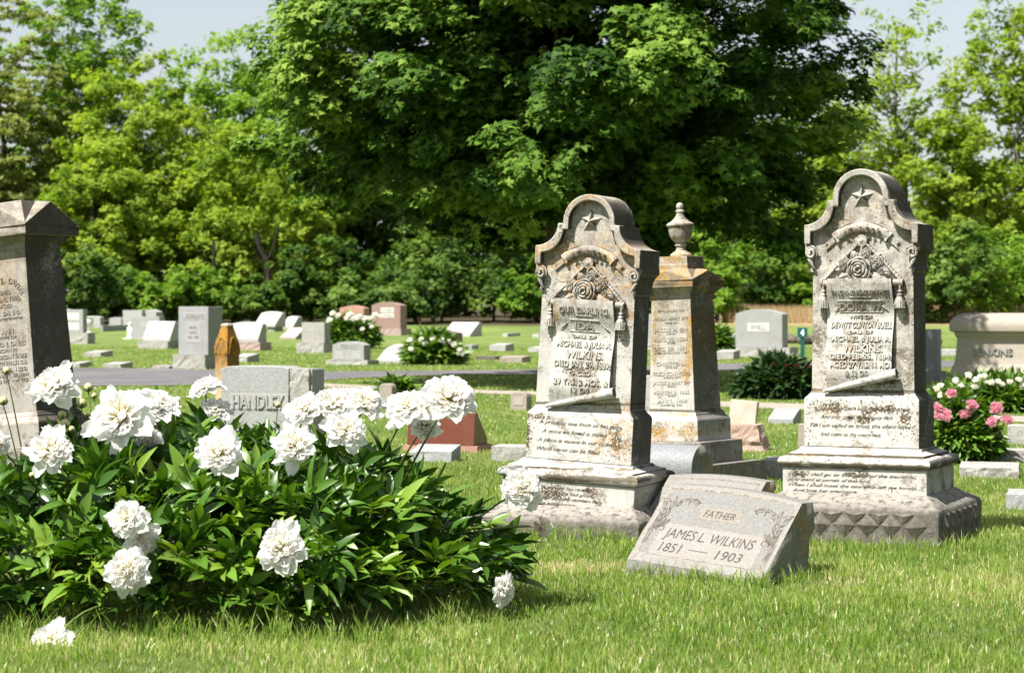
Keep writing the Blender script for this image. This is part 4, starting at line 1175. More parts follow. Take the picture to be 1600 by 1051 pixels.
# left field, beyond the road
upright('grey upright stone with light panels, half hidden by the dark obelisk', (88,134), (80,148), 484, 520, 537, G['granite_grey'], G['granite_base'], 'flat', .25, .45, [(.35,.85,.55,.85),(.35,.85,.12,.42)])
m = MB(); m.lathe([(.001,0),(.13,0),(.13,.4),(.001,.42)], 12); ob = m.build('round_post', G['granite_grey'], None, 40); D = gdist(520); ob.location = (px(107, D), D, .0); ob.scale = (1, 1, 1)
tag(ob, 'round pale stone post topping out just behind the half-hidden upright stone', 'gravestone'); ob.scale = (1.2, 1.2, (520-473)/F*D/.42)
D = gdist(520.5); Rt = empty('flower_urn', (px(137, D), D, gz(D))); tag(Rt, 'small white vase on a dark foot beside the half-hidden upright stone', 'vase'); k = 1.35
m = MB(); m.lathe([(r*k, z*k) for r, z in [(.001,0),(.13,0),(.13,.03),(.06,.06),(.05,.10),(.12,.17),(.16,.26),(.17,.36),(.14,.42),(.17,.46),(.13,.47),(.12,.42),(.001,.38)]], 16); m.build('urn_body', G['white_paint'], Rt, 50)
m = MB(); m.rough(-.25, .35, -.25, .25, -.05, .03, .01, (4,4,1)); m.build('foot_slab', G['granite_mid'], Rt)
upright('small far serpentine stone first to the right of the white vase', (136,161), (134,170), 494, 507, 512, G['granite_pale'], G['granite_base'], 'serp', .3, .6)
upright('small far grey serpentine stone on a base, before the dry grass and dark ledger', (170,195), (168,198), 496, 508, 512, G['granite_grey'], G['granite_base'], 'serp', .3, .6)
low('dark ledger slab with a pale rim lying flat among the far stones', 166, 206, 508, 518, G['granite_mid'], 2.4, PHI, .05)
upright('wide pale flat-topped stone in the far left row', (192,232), None, 485, 513, 514, G['granite_pale'], None, 'flat', .5)
upright('pale stone with a raised centre top behind the grey stone with the white figurine', (221,254), None, 484, 513, 514, G['granite_pale'], None, 'shoulder', .5)
upright('grey flat stone with a white figurine at its left foot', (207,258), (203,250), 495, 527, 530, G['granite_grey'], G['granite_pale'], 'flat', .35, .5, [(.3,.7,.45,.75)], pmat=G['granite_pale'])
D = gdist(529); Rt = empty('figurine', (px(203, D), D, gz(D))); tag(Rt, 'little white figurine on a plate at the foot of the grey flat stone', 'statuette')
m = MB(); m.lathe([(.001,.02),(.09,.02),(.11,.10),(.07,.28),(.09,.38),(.05,.44),(.001,.45)], 10); m.ball((0,-.02,.50),(.055,.055,.07)); m.ball((.07,-.05,.30),(.03,.04,.11)); m.ball((-.07,-.05,.30),(.03,.04,.11)); m.build('figure', G['white_paint'], Rt, 60)
m = MB(); m.lathe([(.001,-.02),(.25,-.02),(.25,.02),(.001,.025)], 14); m.build('plate', G['white_paint'], Rt, 40)
slope('bright white slant stone on a broad rough base, left of the tall grey block', (224,279), (216,279), 502, 533, 545, G['granite_white'], G['granite_base'], panel=[(.28,.75,.3,.8)], back=.30, topd=.18, bd=.62, arch=.01, text_=[('HUGHES',.5,.62,.35,.12),('1868  1931',.5,.42,.3,.08)])
upright('tall grey block stone with a worn name band and pale panel, on a rough base', (279,347), (270,350), 480, 555, 577, G['granite_grey'], G['granite_base'], 'flat', .55, .75, [(.24,.76,.26,.68),(.2,.92,.75,.88)], [('SCHILLING',.55,.815,.62,.075),('PETER',.5,.57,.26,.05),('MARIA',.5,.47,.26,.05),('1841  1920',.5,.37,.36,.045)], pmat=G['granite_pale'])
low('low rough granite marker in mid lawn, right of the dark obelisk', 131, 176, 547, 557.5, G['granite_base'], .55)
low('low rough marker at the road edge, nearest the dark obelisk', 108, 144, 564, 574, G['granite_base'], .45)
low('low rough marker with a sloped top at the road edge, second from the dark obelisk', 161, 207, 565, 575.5, G['granite_base'], .45)
low('thin flat marker at the road edge before the tall grey block', 237, 281, 570, 576.5, G['granite_base'], .4, PHI, .1)
# orange lichen-covered post
Dn = gdist(636); s_ = F/Dn; Rt = empty('stone_post', (px(355, Dn+.15), Dn+.15, 0), R(-38), 0, R(0)); tag(Rt, 'orange lichen-covered stone post with a pointed white tip, behind the HANDLEY stone', 'gravestone')
m = MB(); w = .215; m.rects([(.0, w*.98, w*.98), (.64, w, w), (.66, w*1.06, w*1.06), (.72, w*1.08, w*1.08), (.80, w*.98, w*.98), (.95, w*.62, w*.62), (1.00, w*.50, w*.50)]); m.build('shaft', G['orange_stone'], Rt, None, .008)
m = MB(); m.rects([(.995, w*.52, w*.52), (1.012, w*.55, w*.55), (1.03, w*.44, w*.44), (1.04, w*.05, w*.05)]); m.build('tip', G['limestone'], Rt, None, .004)
for a in range(4):
    m = MB(); P = [(-w*.40, -w*.545, .66)] + [(-w*.40 + w*.80*i/8, -w*(.545 - .10*math.sin(math.pi*i/8)), .66 + .20*math.sin(math.pi*i/8)) for i in range(9)]
    m.tube(P[1:], .012, 6); q = Matrix.Rotation(a*math.pi/2, 3, 'Z'); m.v = [tuple(q @ Vector(p)) for p in m.v]; m.build('gothic_arch', G['orange_stone'], Rt)
m = MB(); m.rects([(-.05, .40, .40), (.07, .40, .40), (.09, .36, .36)]); m.build('foot', G['limestone'], Rt, None, .006)

# HANDLEY stone behind the foreground peonies
Dn = gdist(704); Rt = empty('wide_headstone', (px(425, Dn+.35), Dn+.35, 0), R(-20)); tag(Rt, 'wide grey headstone reading HANDLEY with a rock-faced end, behind the white peonies', 'gravestone')
wl = .66
m = MB(); a = -.43; P = [(a,-.05),(a+wl,-.05),(a+wl,.705)] + [(a + wl - wl*i/10, .705 + .02*math.sin(math.pi*(.25+.5*(1-i/10)))) for i in range(1, 10)] + [(a,.700)]
m.prism(P, -.14, .15); m.build('stone', G['granite_grey'], Rt, None, .006)
m = MB(); m.rough(a+wl+.003, .415, -.13, .155, -.05, .705, .014, (6,8,14), 12, 3.0, .05); m.build('rock_faced_end', G['granite_base'], Rt)
m = MB(); m.box(.372, .437, -.10, .15, -.05, .70); m.build('end_pier', G['granite_mid'], Rt, None, .006)
m = MB(); m.box(a+.09, a+wl-.005, -.144, -.138, .345, .485); m.build('name_band', G['granite_pale'], Rt, None, .002)
m = MB(); v, f = text('HANDLEY', .50, .115, .004, 0, .012); m.add([(a + wl*.56 + p[0], -.143 - (.012 if p[1] < 0 else 0), .415 + p[2]) for p in v], f); m.build('raised_lettering', G['granite_grey'], Rt)

# rows to the right of the post
slope('grey slant stone with a red-tinted base beside the orange post', (354,415), (352,424), 503, 535, 548, G['granite_pale'], G['granite_rosebase'], back=.28, topd=.2, bd=.65, arch=.06, panel=[(.35,.8,.35,.6)], text_=[('EVANS',.58,.47,.35,.12)])
low('pale low block with a pitched top between the orange post and the middle lawn', 362, 405, 552, 566, G['granite_pale'], .55, PHI, .35)
slope('white slant stone with a peaked top in the far middle row', (396,445), (418,442), 487, 511, 518, G['granite_white'], G['granite_base'], back=.6, topd=.25, bd=.7, arch=.06, text_=[('MORRIS',.5,.6,.4,.12)])
slope('small pale slant stone against the far shrubs', (440,472), None, 494, 514, 514, G['granite_pale'], back=.5, topd=.3, arch=.05)
slope('low pinkish slant marker with pale lettering panels in the middle row', (437,480), None, 512, 530, 530, G['granite_rosebase'], back=.75, topd=.1, arch=0, panel=[(.35,.9,.52,.85),(.08,.42,.1,.42),(.5,.9,.1,.42)])
upright('rough pale stone on a rock-faced base, behind the first far peony bush', (471,516), (463,522), 504, 536, 551.5, G['granite_base'], G['granite_base'], 'flat', .35, .6, [(.1,.6,.55,.9)], pmat=G['granite_pale'])
upright('rust-red serpentine stone partly behind the first far peony bush', (530,577), (526,582), 478, 512, 517, G['granite_redbase'], G['granite_redbase'], 'serp', .5, .8, [(.35,.8,.45,.62)])
upright('large rose-brown stone with two pale name panels and a rough pink base', (579,634), (585,643), 473, 514, 524, G['granite_rose'], G['granite_rosebase'], 'oval', .55, .9, [(.32,.78,.62,.80),(.32,.78,.42,.58)], [('JACOBS',.55,.71,.3,.07),('LOUISA',.55,.50,.3,.07)])
upright('grey serpentine stone reading FRENCH on a thin base, middle lawn', (518,578), (510,592), 534, 563, 570, G['granite_grey'], G['granite_pale'], 'oval', .32, .55, [(.22,.80,.60,.92),(.08,.36,.06,.50),(.62,.92,.06,.50)], [('FRENCH',.51,.76,.5,.18)], pmat=G['granite_pale'])
slope('pale curved-top slant stone left of the second far peony bush', (588,650), None, 538, 567.5, 567.5, G['granite_pale'], back=.42, topd=.12, arch=.13, text_=[('THOMAS',.55,.66,.5,.13),('1859  WIFE  1914',.5,.36,.6,.07)])
slope('small white slant stone peeping out above the curved-top slant stone', (628,662), None, 526, 549, 549, G['granite_white'], back=.42, topd=.12, arch=.04)
upright('dark brown serpentine stone behind the second far peony bush', (657,722), (655,734), 516, 553, 561.5, G['granite_brown'], G['granite_brown'], 'serp', .4, .6, [(.36,.72,.62,.82)], [('OWEN',.54,.72,.25,.1)], pmat=G['granite_rosebase'])
m = MB(); D = gdist(561); m.lathe([(.001,0),(.06,0),(.08,.1),(.06,.22),(.10,.3),(.08,.31),(.001,.25)], 10); ob = m.build('grave_vase', G['limestone'], None, 50); ob.location = (px(727, D-.3), D-.3, 0); tag(ob, 'small tan vase at the right foot of the dark brown stone', 'vase')
slope('wide white slant stone standing alone before the far hedge', (692,753), None, 504, 526, 526, G['granite_white'], back=.85, topd=.2, arch=0, text_=[('PRITCHARD',.5,.55,.4,.10)])
low('flat white marker farthest back, right of the wide white slant stone', 785, 813, 520, 526, G['granite_white'], 1.2, PHI, .1)
low('flat white sliver of a marker touching the leaning monument, far back', 832, 862, 521, 527, G['granite_white'], 1.2, PHI, .1)
low('small grey block just right of the dark brown stone', 726, 748, 538, 546.5, G['granite_grey'], .5, PHI, .1)
low('pale pillow block in mid lawn with a crisp pitched top', 765, 803, 536, 548.5, G['granite_pale'], .6, PHI, .2, .006)
low('pale block partly hidden by the leaning monument, mid lawn', 825, 862, 541, 550.5, G['granite_pale'], .6, PHI, .2)
low('dark weathered slab edge lying in the grass right of the second far peony bush', 744, 784, 556, 562.5, G['boulder'], .4, PHI, .1)
low('brownish rough block beside the dark weathered slab edge', 780, 829, 555.5, 567, G['brownstone'], .5, PHI, .2)
upright('small round-topped brown marker on the lawn left of the leaning monument', (797,831), None, 612, 641, 641.5, G['brownstone'], None, 'round', .16, panel=[(.2,.8,.28,.72)], pmat=G['limestone'])
upright('tiny round-topped brown marker peeping over the white peony blooms', (592,620), None, 599, 626, 626, G['brownstone'], None, 'round', .15)
low('pale low marker glimpsed over the white peonies right of the HANDLEY stone', 503, 560, 606, 622, G['granite_pale'], .4)
# red slant on its base, low blocks beside it
Dn = gdist(707); Rt = empty('slant_headstone', (px(700, Dn+.28), Dn+.28, 0), R(-17)); tag(Rt, 'polished red granite wedge stone on a pinkish base, behind the white peonies', 'gravestone')
m = MB(); m.rough(-.34, .33, -.20, .22, -.05, .055, .006, (10,5,2), 11, 8.0); m.build('base', G['granite_redbase'], Rt)
m = MB(); m.loft([[(x_, -.185, .055), (x_, -.150, .345), (x_, -.095, .345), (x_, .20, .10), (x_, .20, .055)] for x_ in (-.31, .295)]); m.build('stone', G['granite_red'], Rt, None, .004)
low('dark grey low block before the red granite slant stone', 640, 720, 694, 722, G['granite_mid'], .28, R(-14), .35, .006)
low('pale rock-faced kerb marker left of the leaning monument', 768, 850, 694, 721, G['granite_base'], .30, R(-12), .05)
# seen between and behind the monuments
upright('pale upright stone glimpsed high between the leaning monument and the urn obelisk', (985,1024), (980,1030), 491, 536, 546, G['granite_grey'], G['granite_pale'], 'flat', .3, .5)
upright('pale two-step base stone glimpsed low between the leaning monument and the urn obelisk', (975,1034), (970,1040), 588, 626, 650, G['granite_base'], G['granite_base'], 'flat', .3, .4)
upright('large blue-grey stone with a low arched top reading WILL, on a rock-faced base', (1149,1231), (1150,1247), 484, 543, 558, G['granite_grey'], G['granite_base'], 'oval', .5, .75, [(.26,.72,.42,.64)], [('WILL',.49,.53,.34,.13)])
low('grey rough marker left of the large WILL stone', 1118, 1156, 546, 561.5, G['granite_base'], .5, PHI, .2)
low('white block behind the WILL stone beside a peony clump', 1122, 1156, 521, 541, G['granite_white'], .6, PHI, .05, .004)
low('dark grey flush marker in shade beside the flowerless peony row', 1147, 1180, 585, 602, G['granite_blue'], .4, PHI, .2)
# numbered sign
D = gdist(564); Rt = empty('section_sign', (px(1254, D), D, 0), R(-12)); tag(Rt, 'small teal section sign with a white number 4 on a post', 'sign'); sc_ = F/D
m = MB(); m.box(-.045, .045, -.03, .03, -.05, (564-512)/sc_-.05); m.build('post', G['sign_teal'], Rt, None, .005)
hh = 15.5/sc_; zt = (564-511.5)/sc_; m = MB(); m.box(-.112, .112, -.05, -.031, zt-hh, zt); sg_ = m.build('sign_panel', G['sign_teal'], Rt, None, .006)
m = MB(); v, f = text('4', .085, .145, .001, 0, .03); m.add([(p[0], -.0505 - (.004 if p[1] < 0 else 0), zt - hh/2 + p[2]) for p in v], f); m.build('numeral', G['white_paint'], sg_)
for i, (x_, y_, w, h_) in enumerate(((1236,543,22,14),(1257,545,20,15),(1276,545,26,17),(1296,544,24,15),(1216,541,20,12),(1462,545,18,14))):
    D = gdist(y_ - 7); m = MB(); m.ball((0,0,h_/F*D*.45), (w/F*D*.55, .45, h_/F*D*.6), 12, 8)
    m.v = [tuple(Vector(p) * (1 + .28*mnoise.noise(Vector(p)*3.1 + Vector((i*7,0,0))))) for p in m.v]
    ob = m.build('boulder', G['boulder'], None); ob.location = (px(x_, D), D, gz(D)); tag(ob, ['dark boulder just right of the WILL stone base','dark boulder directly behind the teal sign post','dark boulder between the teal sign and the upright monument','dark boulder half hidden behind the upright monument','dark boulder peeping out behind the WILL stone','dark boulder beside the narrow grey pier'][i], 'boulder', 'dark boulders edging the field')
upright('thin leaning marble tablet propped on the pink granite block', (1137,1182), None, 626, 668, 671, G['tablet_marble'], None, 'flat', .07)[0].rotation_euler = (R(-8), R(4), PHI)
D = gdist(706); Rt = empty('rough_block_marker', (px(1165, D+.25), D+.25, 0), R(-18)); tag(Rt, 'pink rock-faced granite block on the lawn right of the urn obelisk', 'gravestone')
m = MB(); m.rough(-.155, .125, -.16, .14, -.05, .225, .020, (10,7,8), 12, 5.0, .3); m.v = [(x_ + (.07*(1 - z/.22) if x_ > .1 else 0), y_ , z) for x_, y_, z in m.v]; m.build('block', G['granite_pink'], Rt)
slope('small grey slant marker alone on the lawn left of the upright monument', (1200,1252), None, 640, 662, 662, G['granite_grey'], back=.26, topd=.06, arch=0, lip=.35)
upright('narrow grey slab whose edge shows beside the upright monument', (1247,1300), None, 663, 702, 704, G['brownstone'], None, 'flat', .1)
low('pale rock-faced marker left of the upright monument base', 1190, 1262, 714, 750, G['granite_base'], .35, R(-14), .05)
# right edge
D = gdist(603); Rt = empty('sarcophagus_tomb', (px(1583, D+.6), D+.6, 0), R(-15)); tag(Rt, 'broad limestone sarcophagus tomb reading JENKINS with a rounded lid', 'tomb'); q = F/(D+.3)
hw = 92/q; zz = lambda y: (600-y)/q
m = MB(); m.rects([(-.05, hw*2.16, 1.15), (zz(590), hw*2.16, 1.15), (zz(586), hw*2.08, 1.08), (zz(570), hw*1.98, .98), (zz(568), hw*1.93, .93), (zz(558), hw*1.88, .88), (zz(525), hw*1.82, .84)]); m.build('chest', G['limestone'], Rt, 30, .008)
m = MB(); lv = [(zz(526), hw*1.84, .86), (zz(521), hw*1.90, .92), (zz(517), hw*1.92, .94), (zz(515), hw*2.06, 1.08), (zz(508), hw*2.08, 1.10)] + [(zz(508) + (zz(487)-zz(508))*math.sin(R(a)), hw*2.08 - .5*(1-math.cos(R(a))), 1.10 - .62*(1-math.cos(R(a)))) for a in (20, 40, 60, 75, 90)]
m.rects(lv); m.build('lid', G['limestone'], Rt, 40)
m = MB(); v, f = text('JENKINS', 60/q, 11/q, .01, 0, .015); m.add([(p[0] - hw*.32, -.440 - (.022 if p[1] < 0 else -.03), zz(547) + p[2]) for p in v], f); m.build('raised_lettering', G['inscription_grey'], Rt)  # letters coloured darker than the chest, standing in for shading on the relief
upright('narrow grey square pier on a base beside the JENKINS tomb', (1446,1472), (1440,1478), 515, 580, 597, G['granite_grey'], G['granite_base'], 'flat', .3, .42)
low('far pale flat marker left of the JENKINS tomb', 1468, 1500, 545, 556, G['granite_pale'], .5, PHI, .1)
upright('grey stone cut off by the frame edge behind the pink peonies', (1575,1640), None, 665, 694, 695, G['granite_base'], None, 'flat', .2)
low('long pale kerb strip at the right edge behind the pink peonies', 1540, 1680, 701, 721, G['granite_base'], .25, R(-10), .05)
low('rough grey marker below the pink peonies', 1500, 1592, 722, 748, G['granite_base'], .3, R(-14), .25, .02)
low('grey block at the right edge nearest the viewer', 1573, 1660, 765, 797, G['granite_grey'], .35, R(-16), .1, .008)
# ------------------------------------------------------------------ peonies
def leaflet_arrays(L_, w, fold, droop, seg=5):
    """one leaflet along +x, face +z: vertices, quads"""
    V = []; ts = np.linspace(0, 1, seg+1)
    for t in ts:
        ww = w * (math.sin(math.pi * min(1, .03 + t**.85*.97)))**.9 * .5 + (.002 if t == 0 else 0)
        x, z = L_*t*(1 - .10*droop*t), -droop*L_*t*t*.55
        for q in (-1, 0, 1): V.append((x, q*ww, z + abs(q)*ww*fold))
    Fq = [(3*i+j, 3*i+3+j, 3*i+4+j, 3*i+1+j) for i in range(seg) for j in (0, 1)]
    return np.array(V), Fq

def compound_leaf(seed, L0=.122, seg=5):
    """a peony leaf: a stalk with three to seven narrow leaflets"""
    r = random.Random(seed); V = []; Fs = []
    def put(A, Fq, M4):
        o = len(V); 
        for p in A: V.append(tuple(M4 @ Vector(p)))
        Fs.extend(tuple(i+o for i in q) for q in Fq)
    st = L0*.35
    put(np.array([(0,-.0016,0),(st,-.0013,0),(st,.0013,0),(0,.0016,0),(0,0,-.003),(st,0,-.002)]), [(0,1,2,3),(0,4,5,1),(3,2,5,4)], Matrix.Identity(4))
    conf = [(st, 0, 1.0), (st*.92, 38, .88), (st*.92, -38, .88)] + ([(st*.35, 62, .72), (st*.35, -62, .72)] if seed % 3 else [])
    for x0, an, k in conf:
        A, Fq = leaflet_arrays(L0*k*r.uniform(.9, 1.3), L0*.335*k*r.uniform(.8, 1.15), r.uniform(.15, .6), r.uniform(.2, 1.0), seg)
        put(A, Fq, Matrix.Translation((x0, 0, 0)) @ Matrix.Rotation(R(an + r.uniform(-9, 9)), 4, 'Z') @ Matrix.Rotation(R(r.uniform(-18, 14)), 4, 'Y') @ Matrix.Rotation(R(r.uniform(-25, 25)), 4, 'X'))
    return np.array(V), Fs

LEAF = []
for sd in range(8):
    V, Fs = compound_leaf(sd)
    me = bpy.data.meshes.new('leaf'); me.from_pydata(V.tolist(), [], Fs); me.materials.append(M['peony_leaf'])
    for p in me.polygons: p.use_smooth = True
    me.update(); LEAF.append((me, V, Fs))

LEAF_FAR = [(None,) + compound_leaf(sd, .13, 2) for sd in range(8)]        # coarser copies for bushes far off
def petal_arrays(L_, w, cup, curl, notch, seed, nu=6, nv=6):
    """petal from the origin along +z, inner side +y... cupped and ruffled"""
    r = random.Random(seed); ph = r.uniform(0, 6); V = []
    for j in range(nv+1):
        t = j/nv
        ww = w*.5*(.22 + .78*math.sin(min(1, t*1.12)*math.pi*.5)**1.2)*(1 if t < .82 else 1 - (t-.82)*1.9)
        for i in range(nu+1):
            u = 2*i/nu - 1
            x = u*ww
            lz = L_*t - (L_*notch*(.5 + .5*math.cos(u*7+ph))*t**3) - L_*.10*abs(u)**2*t
            y = cup*(u*u)*w*.55*t + curl*L_*t*t + .026*L_*math.sin(u*4.0+ph)*t*t
            V.append((x, y, lz))
    Fq = [(j*(nu+1)+i, j*(nu+1)+i+1, (j+1)*(nu+1)+i+1, (j+1)*(nu+1)+i) for j in range(nv) for i in range(nu)]
    return V, Fq

def bloom_core(seed, n=118, res=(5, 5)):
    """the ruffled heart of a double bloom, unit radius, facing +z"""
    r = random.Random(seed); V = []; Fs = []
    for k in range(n):
        f = (k + .5)/n; pol = math.acos(1 - f*1.28)                      # 0 .. ~106 deg
        az = k*2.39996 + r.uniform(-.3, .3)
        Lp = (.74 + .24*f)*r.uniform(.86, 1.10); wp = (.20 + .38*f)*r.uniform(.8, 1.25)
        A, Fq = petal_arrays(Lp, wp, .5, r.uniform(-.16, .26)*(1 if f < .6 else 1.1), r.uniform(.03, .10), r.random(), *res)
        T = Matrix.Rotation(az, 4, 'Z') @ Matrix.Rotation(pol*.98, 4, 'Y') @ Matrix.Rotation(R(90) + r.uniform(-.5, .5), 4, 'Z')
        o = len(V); V += [tuple(T @ Vector(p)) for p in A]; Fs += [tuple(i+o for i in q) for q in Fq]
    return V, Fs

def to_mesh(name, V, Fs, mat):
    me = bpy.data.meshes.new(name); me.from_pydata(V, [], Fs); me.materials.append(mat)
    for p in me.polygons: p.use_smooth = True
    me.update(); return me
BLOOM = [to_mesh('flower', *bloom_core(s_), M['petal_white']) for s_ in range(5)]
GUARD = [to_mesh('petal', *petal_arrays(1.20, .74, .50, .13*(s_-1.6), .07, s_*.37, 8, 8), M['petal_white']) for s_ in range(4)]
BLOOM_P = [to_mesh('flower', *bloom_core(20+s_, 60, (4, 4)), M['petal_pink']) for s_ in range(2)]
GUARD_P = [to_mesh('petal', *petal_arrays(1.05, .78, .55, .1, .1, .3+s_, 6, 6), M['petal_palepink']) for s_ in range(2)]
BLOOM_S = [to_mesh('flower', *bloom_core(40+s_, 34, (3, 3)), M['petal_white']) for s_ in range(3)]
BLOOM_R = [to_mesh('flower', *bloom_core(60, 30, (3, 3)), M['petal_red'])]

def flower(parent, loc, r_, face, blooms=BLOOM, guards=GUARD, ng=8, squash=.86):
    """loc: parent-local centre; face: direction it looks"""
    o = bpy.data.objects.new('flower', random.choice(blooms)); COL.objects.link(o); o.parent = parent
    q = Vector(face).normalized().to_track_quat('Z', 'Y').to_matrix().to_4x4() @ Matrix.Rotation(random.uniform(0, 6.28), 4, 'Z')
    o.matrix_local = Matrix.Translation(loc) @ q @ Matrix.Diagonal((r_*random.uniform(.93,1.06), r_*random.uniform(.93,1.06), r_*squash, 1))
    for k in range(ng):
        p = bpy.data.objects.new('petal', random.choice(guards)); COL.objects.link(p); p.parent = o
        pol = R(random.uniform(78, 118))
        p.matrix_local = Matrix.Rotation(k*6.283/ng + random.uniform(-.25,.25), 4, 'Z') @ Matrix.Rotation(pol, 4, 'Y') @ Matrix.Rotation(R(90) + random.uniform(-.3,.3), 4, 'Z') @ Matrix.Diagonal((random.uniform(.8,1.15), random.choice((1,1,-1)), random.uniform(.9,1.18), 1))
    return o

BUDM = None
def bud(parent, loc, r_, tip=M['bud']):
    m = MB(); m.ball((0,0,0), (1,1,1.02), 12, 9)
    m.v = [(p[0]*(1+.05*math.sin(3*math.atan2(p[1],p[0]))), p[1], p[2]) for p in m.v]
    o = m.build('bud', tip, parent, 60); o.location = loc; o.scale = (r_,)*3
    m = MB()
    for k in range(5):
        a = k*1.2566
        def sp(u, v):
            s_ = (u-.5)*.9*math.sin(math.pi*(.12+.85*v)); pol = R(175 - 95*v); rr = 1.04 + .10*v
            return (rr*math.sin(pol)*math.cos(a+s_), rr*math.sin(pol)*math.sin(a+s_), rr*math.cos(pol))
        m.grid(sp, 3, 4)
    c = m.build('sepal', M['sepal'], o, 60)
    return o

def dome_point(rx, ry, rz_, az, el, k):
    ce = math.cos(el)
    sz = max(0, math.sin(el))**.72; ce = ce*(.80 + .24*math.sin(math.pi*min(1, sz*1.1 + .05)))
    return Vector((rx*ce*math.cos(az)*k, ry*ce*math.sin(az)*k, rz_*sz*k))

def peony_bush(name, label, x, D, rx, ry, rzh, nleaf, nmass, lscale, seed, group=None, prof=None, lowest=.03, mat=None):
    """leafy mound; nleaf single leaves on the side that shows, the rest in one mass. Returns the root (flowers are added to it)"""
    r = random.Random(seed)
    root = empty(name, (px(x, D) if not isinstance(x, tuple) else x[0], D, gz(D)))
    tag(root, label, 'peony bush', group)
    cand = []
    for i in range(nleaf*2 + nmass):
        az = r.uniform(0, 2*math.pi); se = r.random(); el = math.asin(min(1, lowest + (1-lowest)*se))
        k = 1 - .42*r.random()**1.9
        p = dome_point(rx, ry, rzh, az, el, k)
        lump = 1 + .16*mnoise.noise(Vector((p.x*3.2+seed, p.y*3.2, p.z*3.2)))
        p *= lump
        if prof: p.z *= prof(p.x)
        out = Vector((p.x/rx/rx, p.y/ry/ry, p.z/rzh/rzh*.9)).normalized()
        d = (out*.85 + Vector((r.gauss(0,.45), r.gauss(0,.45), r.gauss(0,.30))) + Vector((0,0,.10 - .55*(1-k)))).normalized()
        up = Vector((out.x*.35 + r.gauss(0,.35), out.y*.35 + r.gauss(0,.35), 1.0))
        n_ = (up - d*up.dot(d)).normalized(); yv = n_.cross(d)
        s_ = lscale*r.uniform(.7, 1.25)
        T = Matrix(((d.x,yv.x,n_.x,p.x),(d.y,yv.y,n_.y,p.y),(d.z,yv.z,n_.z,p.z),(0,0,0,1))) @ Matrix.Diagonal((s_,s_,s_,1))
        vis = (-out.y*.75 + out.z*.6 + (out.x*.2)) * (1 if k > .84 else .35)
        cand.append((vis, T, i))
    cand.sort(key=lambda c: -c[0])
    for vis, T, i in cand[:nleaf]:
        o = bpy.data.objects.new('leaf', LEAF[i % 8][0]); COL.objects.link(o); o.parent = root; o.matrix_local = T
    VV = []; FF = []; TT = []; off = 0
    for vis, T, i in cand[nleaf:]:
        me, V, Fs = (LEAF_FAR if D > 20 else LEAF)[i % 8]; A = np.array(T)
        VV.append(V @ A[:3,:3].T + A[:3,3]); FF.append(np.array([q for q in Fs]) + off); off += len(V); TT.append(np.full(len(Fs), r.random()))
    if VV:
        me = np_mesh('foliage', np.concatenate(VV), np.concatenate(FF), np.concatenate(TT), True)
        link('foliage', me, mat or (M['peony_far'] if D > 15 else M['peony_mass']), root, 'stuff')
    return root

def stem(root, a, b_, r0=.0035, bow=.05):
    a, b_ = Vector(a), Vector(b_); m = MB(); mid = a.lerp(b_, .55) + Vector((0, 0, bow))
    P = [a.lerp(mid, t).lerp(mid.lerp(b_, t), t) for t in np.linspace(0, 1, 7)]
    m.tube(P, [r0*(1.35-.45*t) for t in np.linspace(0, 1, 7)], 6); return m.build('stem', M['stem'], root, 60)

# the great white peony in front
BD, BX = 9.62, px(322, 9.62)
def prof(x):
    return 1.0 - .30*max(0, (x-.55)/.9)**1.3 - .05*math.sin(x*6) + .16*max(0, min(1, (-.45-x)/.35))
main = peony_bush('peony_bush', 'large white double peony bush filling the lower left foreground', (BX,), BD, 1.20, 1.04, .650, 300, 1500, 1.0, 5, None, prof, .035)
def loc(x, y, D): return Vector((px(x, D) - BX, D - BD, pz(y, D)))
FL = [ # x, y, radius px, distance, facing
 (84,604,40,9.5,(-.2,-.6,.6)),(188,650,48,9.35,(-.3,-.7,.4)),(243,632,36,9.6,(.3,-.4,.8)),(320,606,26,9.9,(-.4,-.3,.9)),(335,640,27,9.9,(.2,-.4,.8)),(78,704,38,9.15,(-.2,-.8,.5)),(343,707,36,9.1,(.1,-.8,.5)),
 (474,640,30,9.6,(-.3,-.6,.7)),(520,633,36,9.8,(0,-.5,.8)),(570,630,33,9.7,(.2,-.5,.8)),(636,637,38,9.5,(-.2,-.7,.6)),(702,624,44,9.45,(.1,-.7,.6)),(540,673,33,9.3,(.0,-.8,.5)),(460,697,33,9.1,(-.1,-.9,.5)),
 (199,810,34,8.80,(-.2,-.9,.4)),(221,840,27,8.85,(.4,-.9,.2)),(199,890,38,8.75,(-.1,-1,.1)),(440,855,35,8.75,(-.1,-1,.3)),(818,762,33,9.5,(.3,-.8,.5)),(786,922,28,9.2,(.8,-.5,-.1)),(78,1004,35,8.35,(-.3,-.8,.6)),(-4,692,22,9.3,(.5,-.8,.3)),(663,664,24,9.6,(.2,-.5,.4)),(235,690,22,9.5,(.2,-.7,.0))]
for x_, y_, r_, D, fc in FL:
    D -= (.30 if 780 < y_ < 900 else .14) if y_ < 990 else 0
    p = loc(x_, y_, D); f_ = Vector(fc).normalized(); rr = r_/F*D*1.0
    flower(main, p, rr*random.uniform(.92, 1.04), f_, ng=random.randint(7, 10), squash=random.uniform(.70, .98))
    if y_ < 990: stem(main, (p.x*.75, p.y*.5 + .1, max(.12, p.z*.45)), p - f_*rr*.15, .004, .04)
    else: stem(main, (p.x*.8+.1, p.y*.7, .10), p - f_*rr*.15, .004, .10)
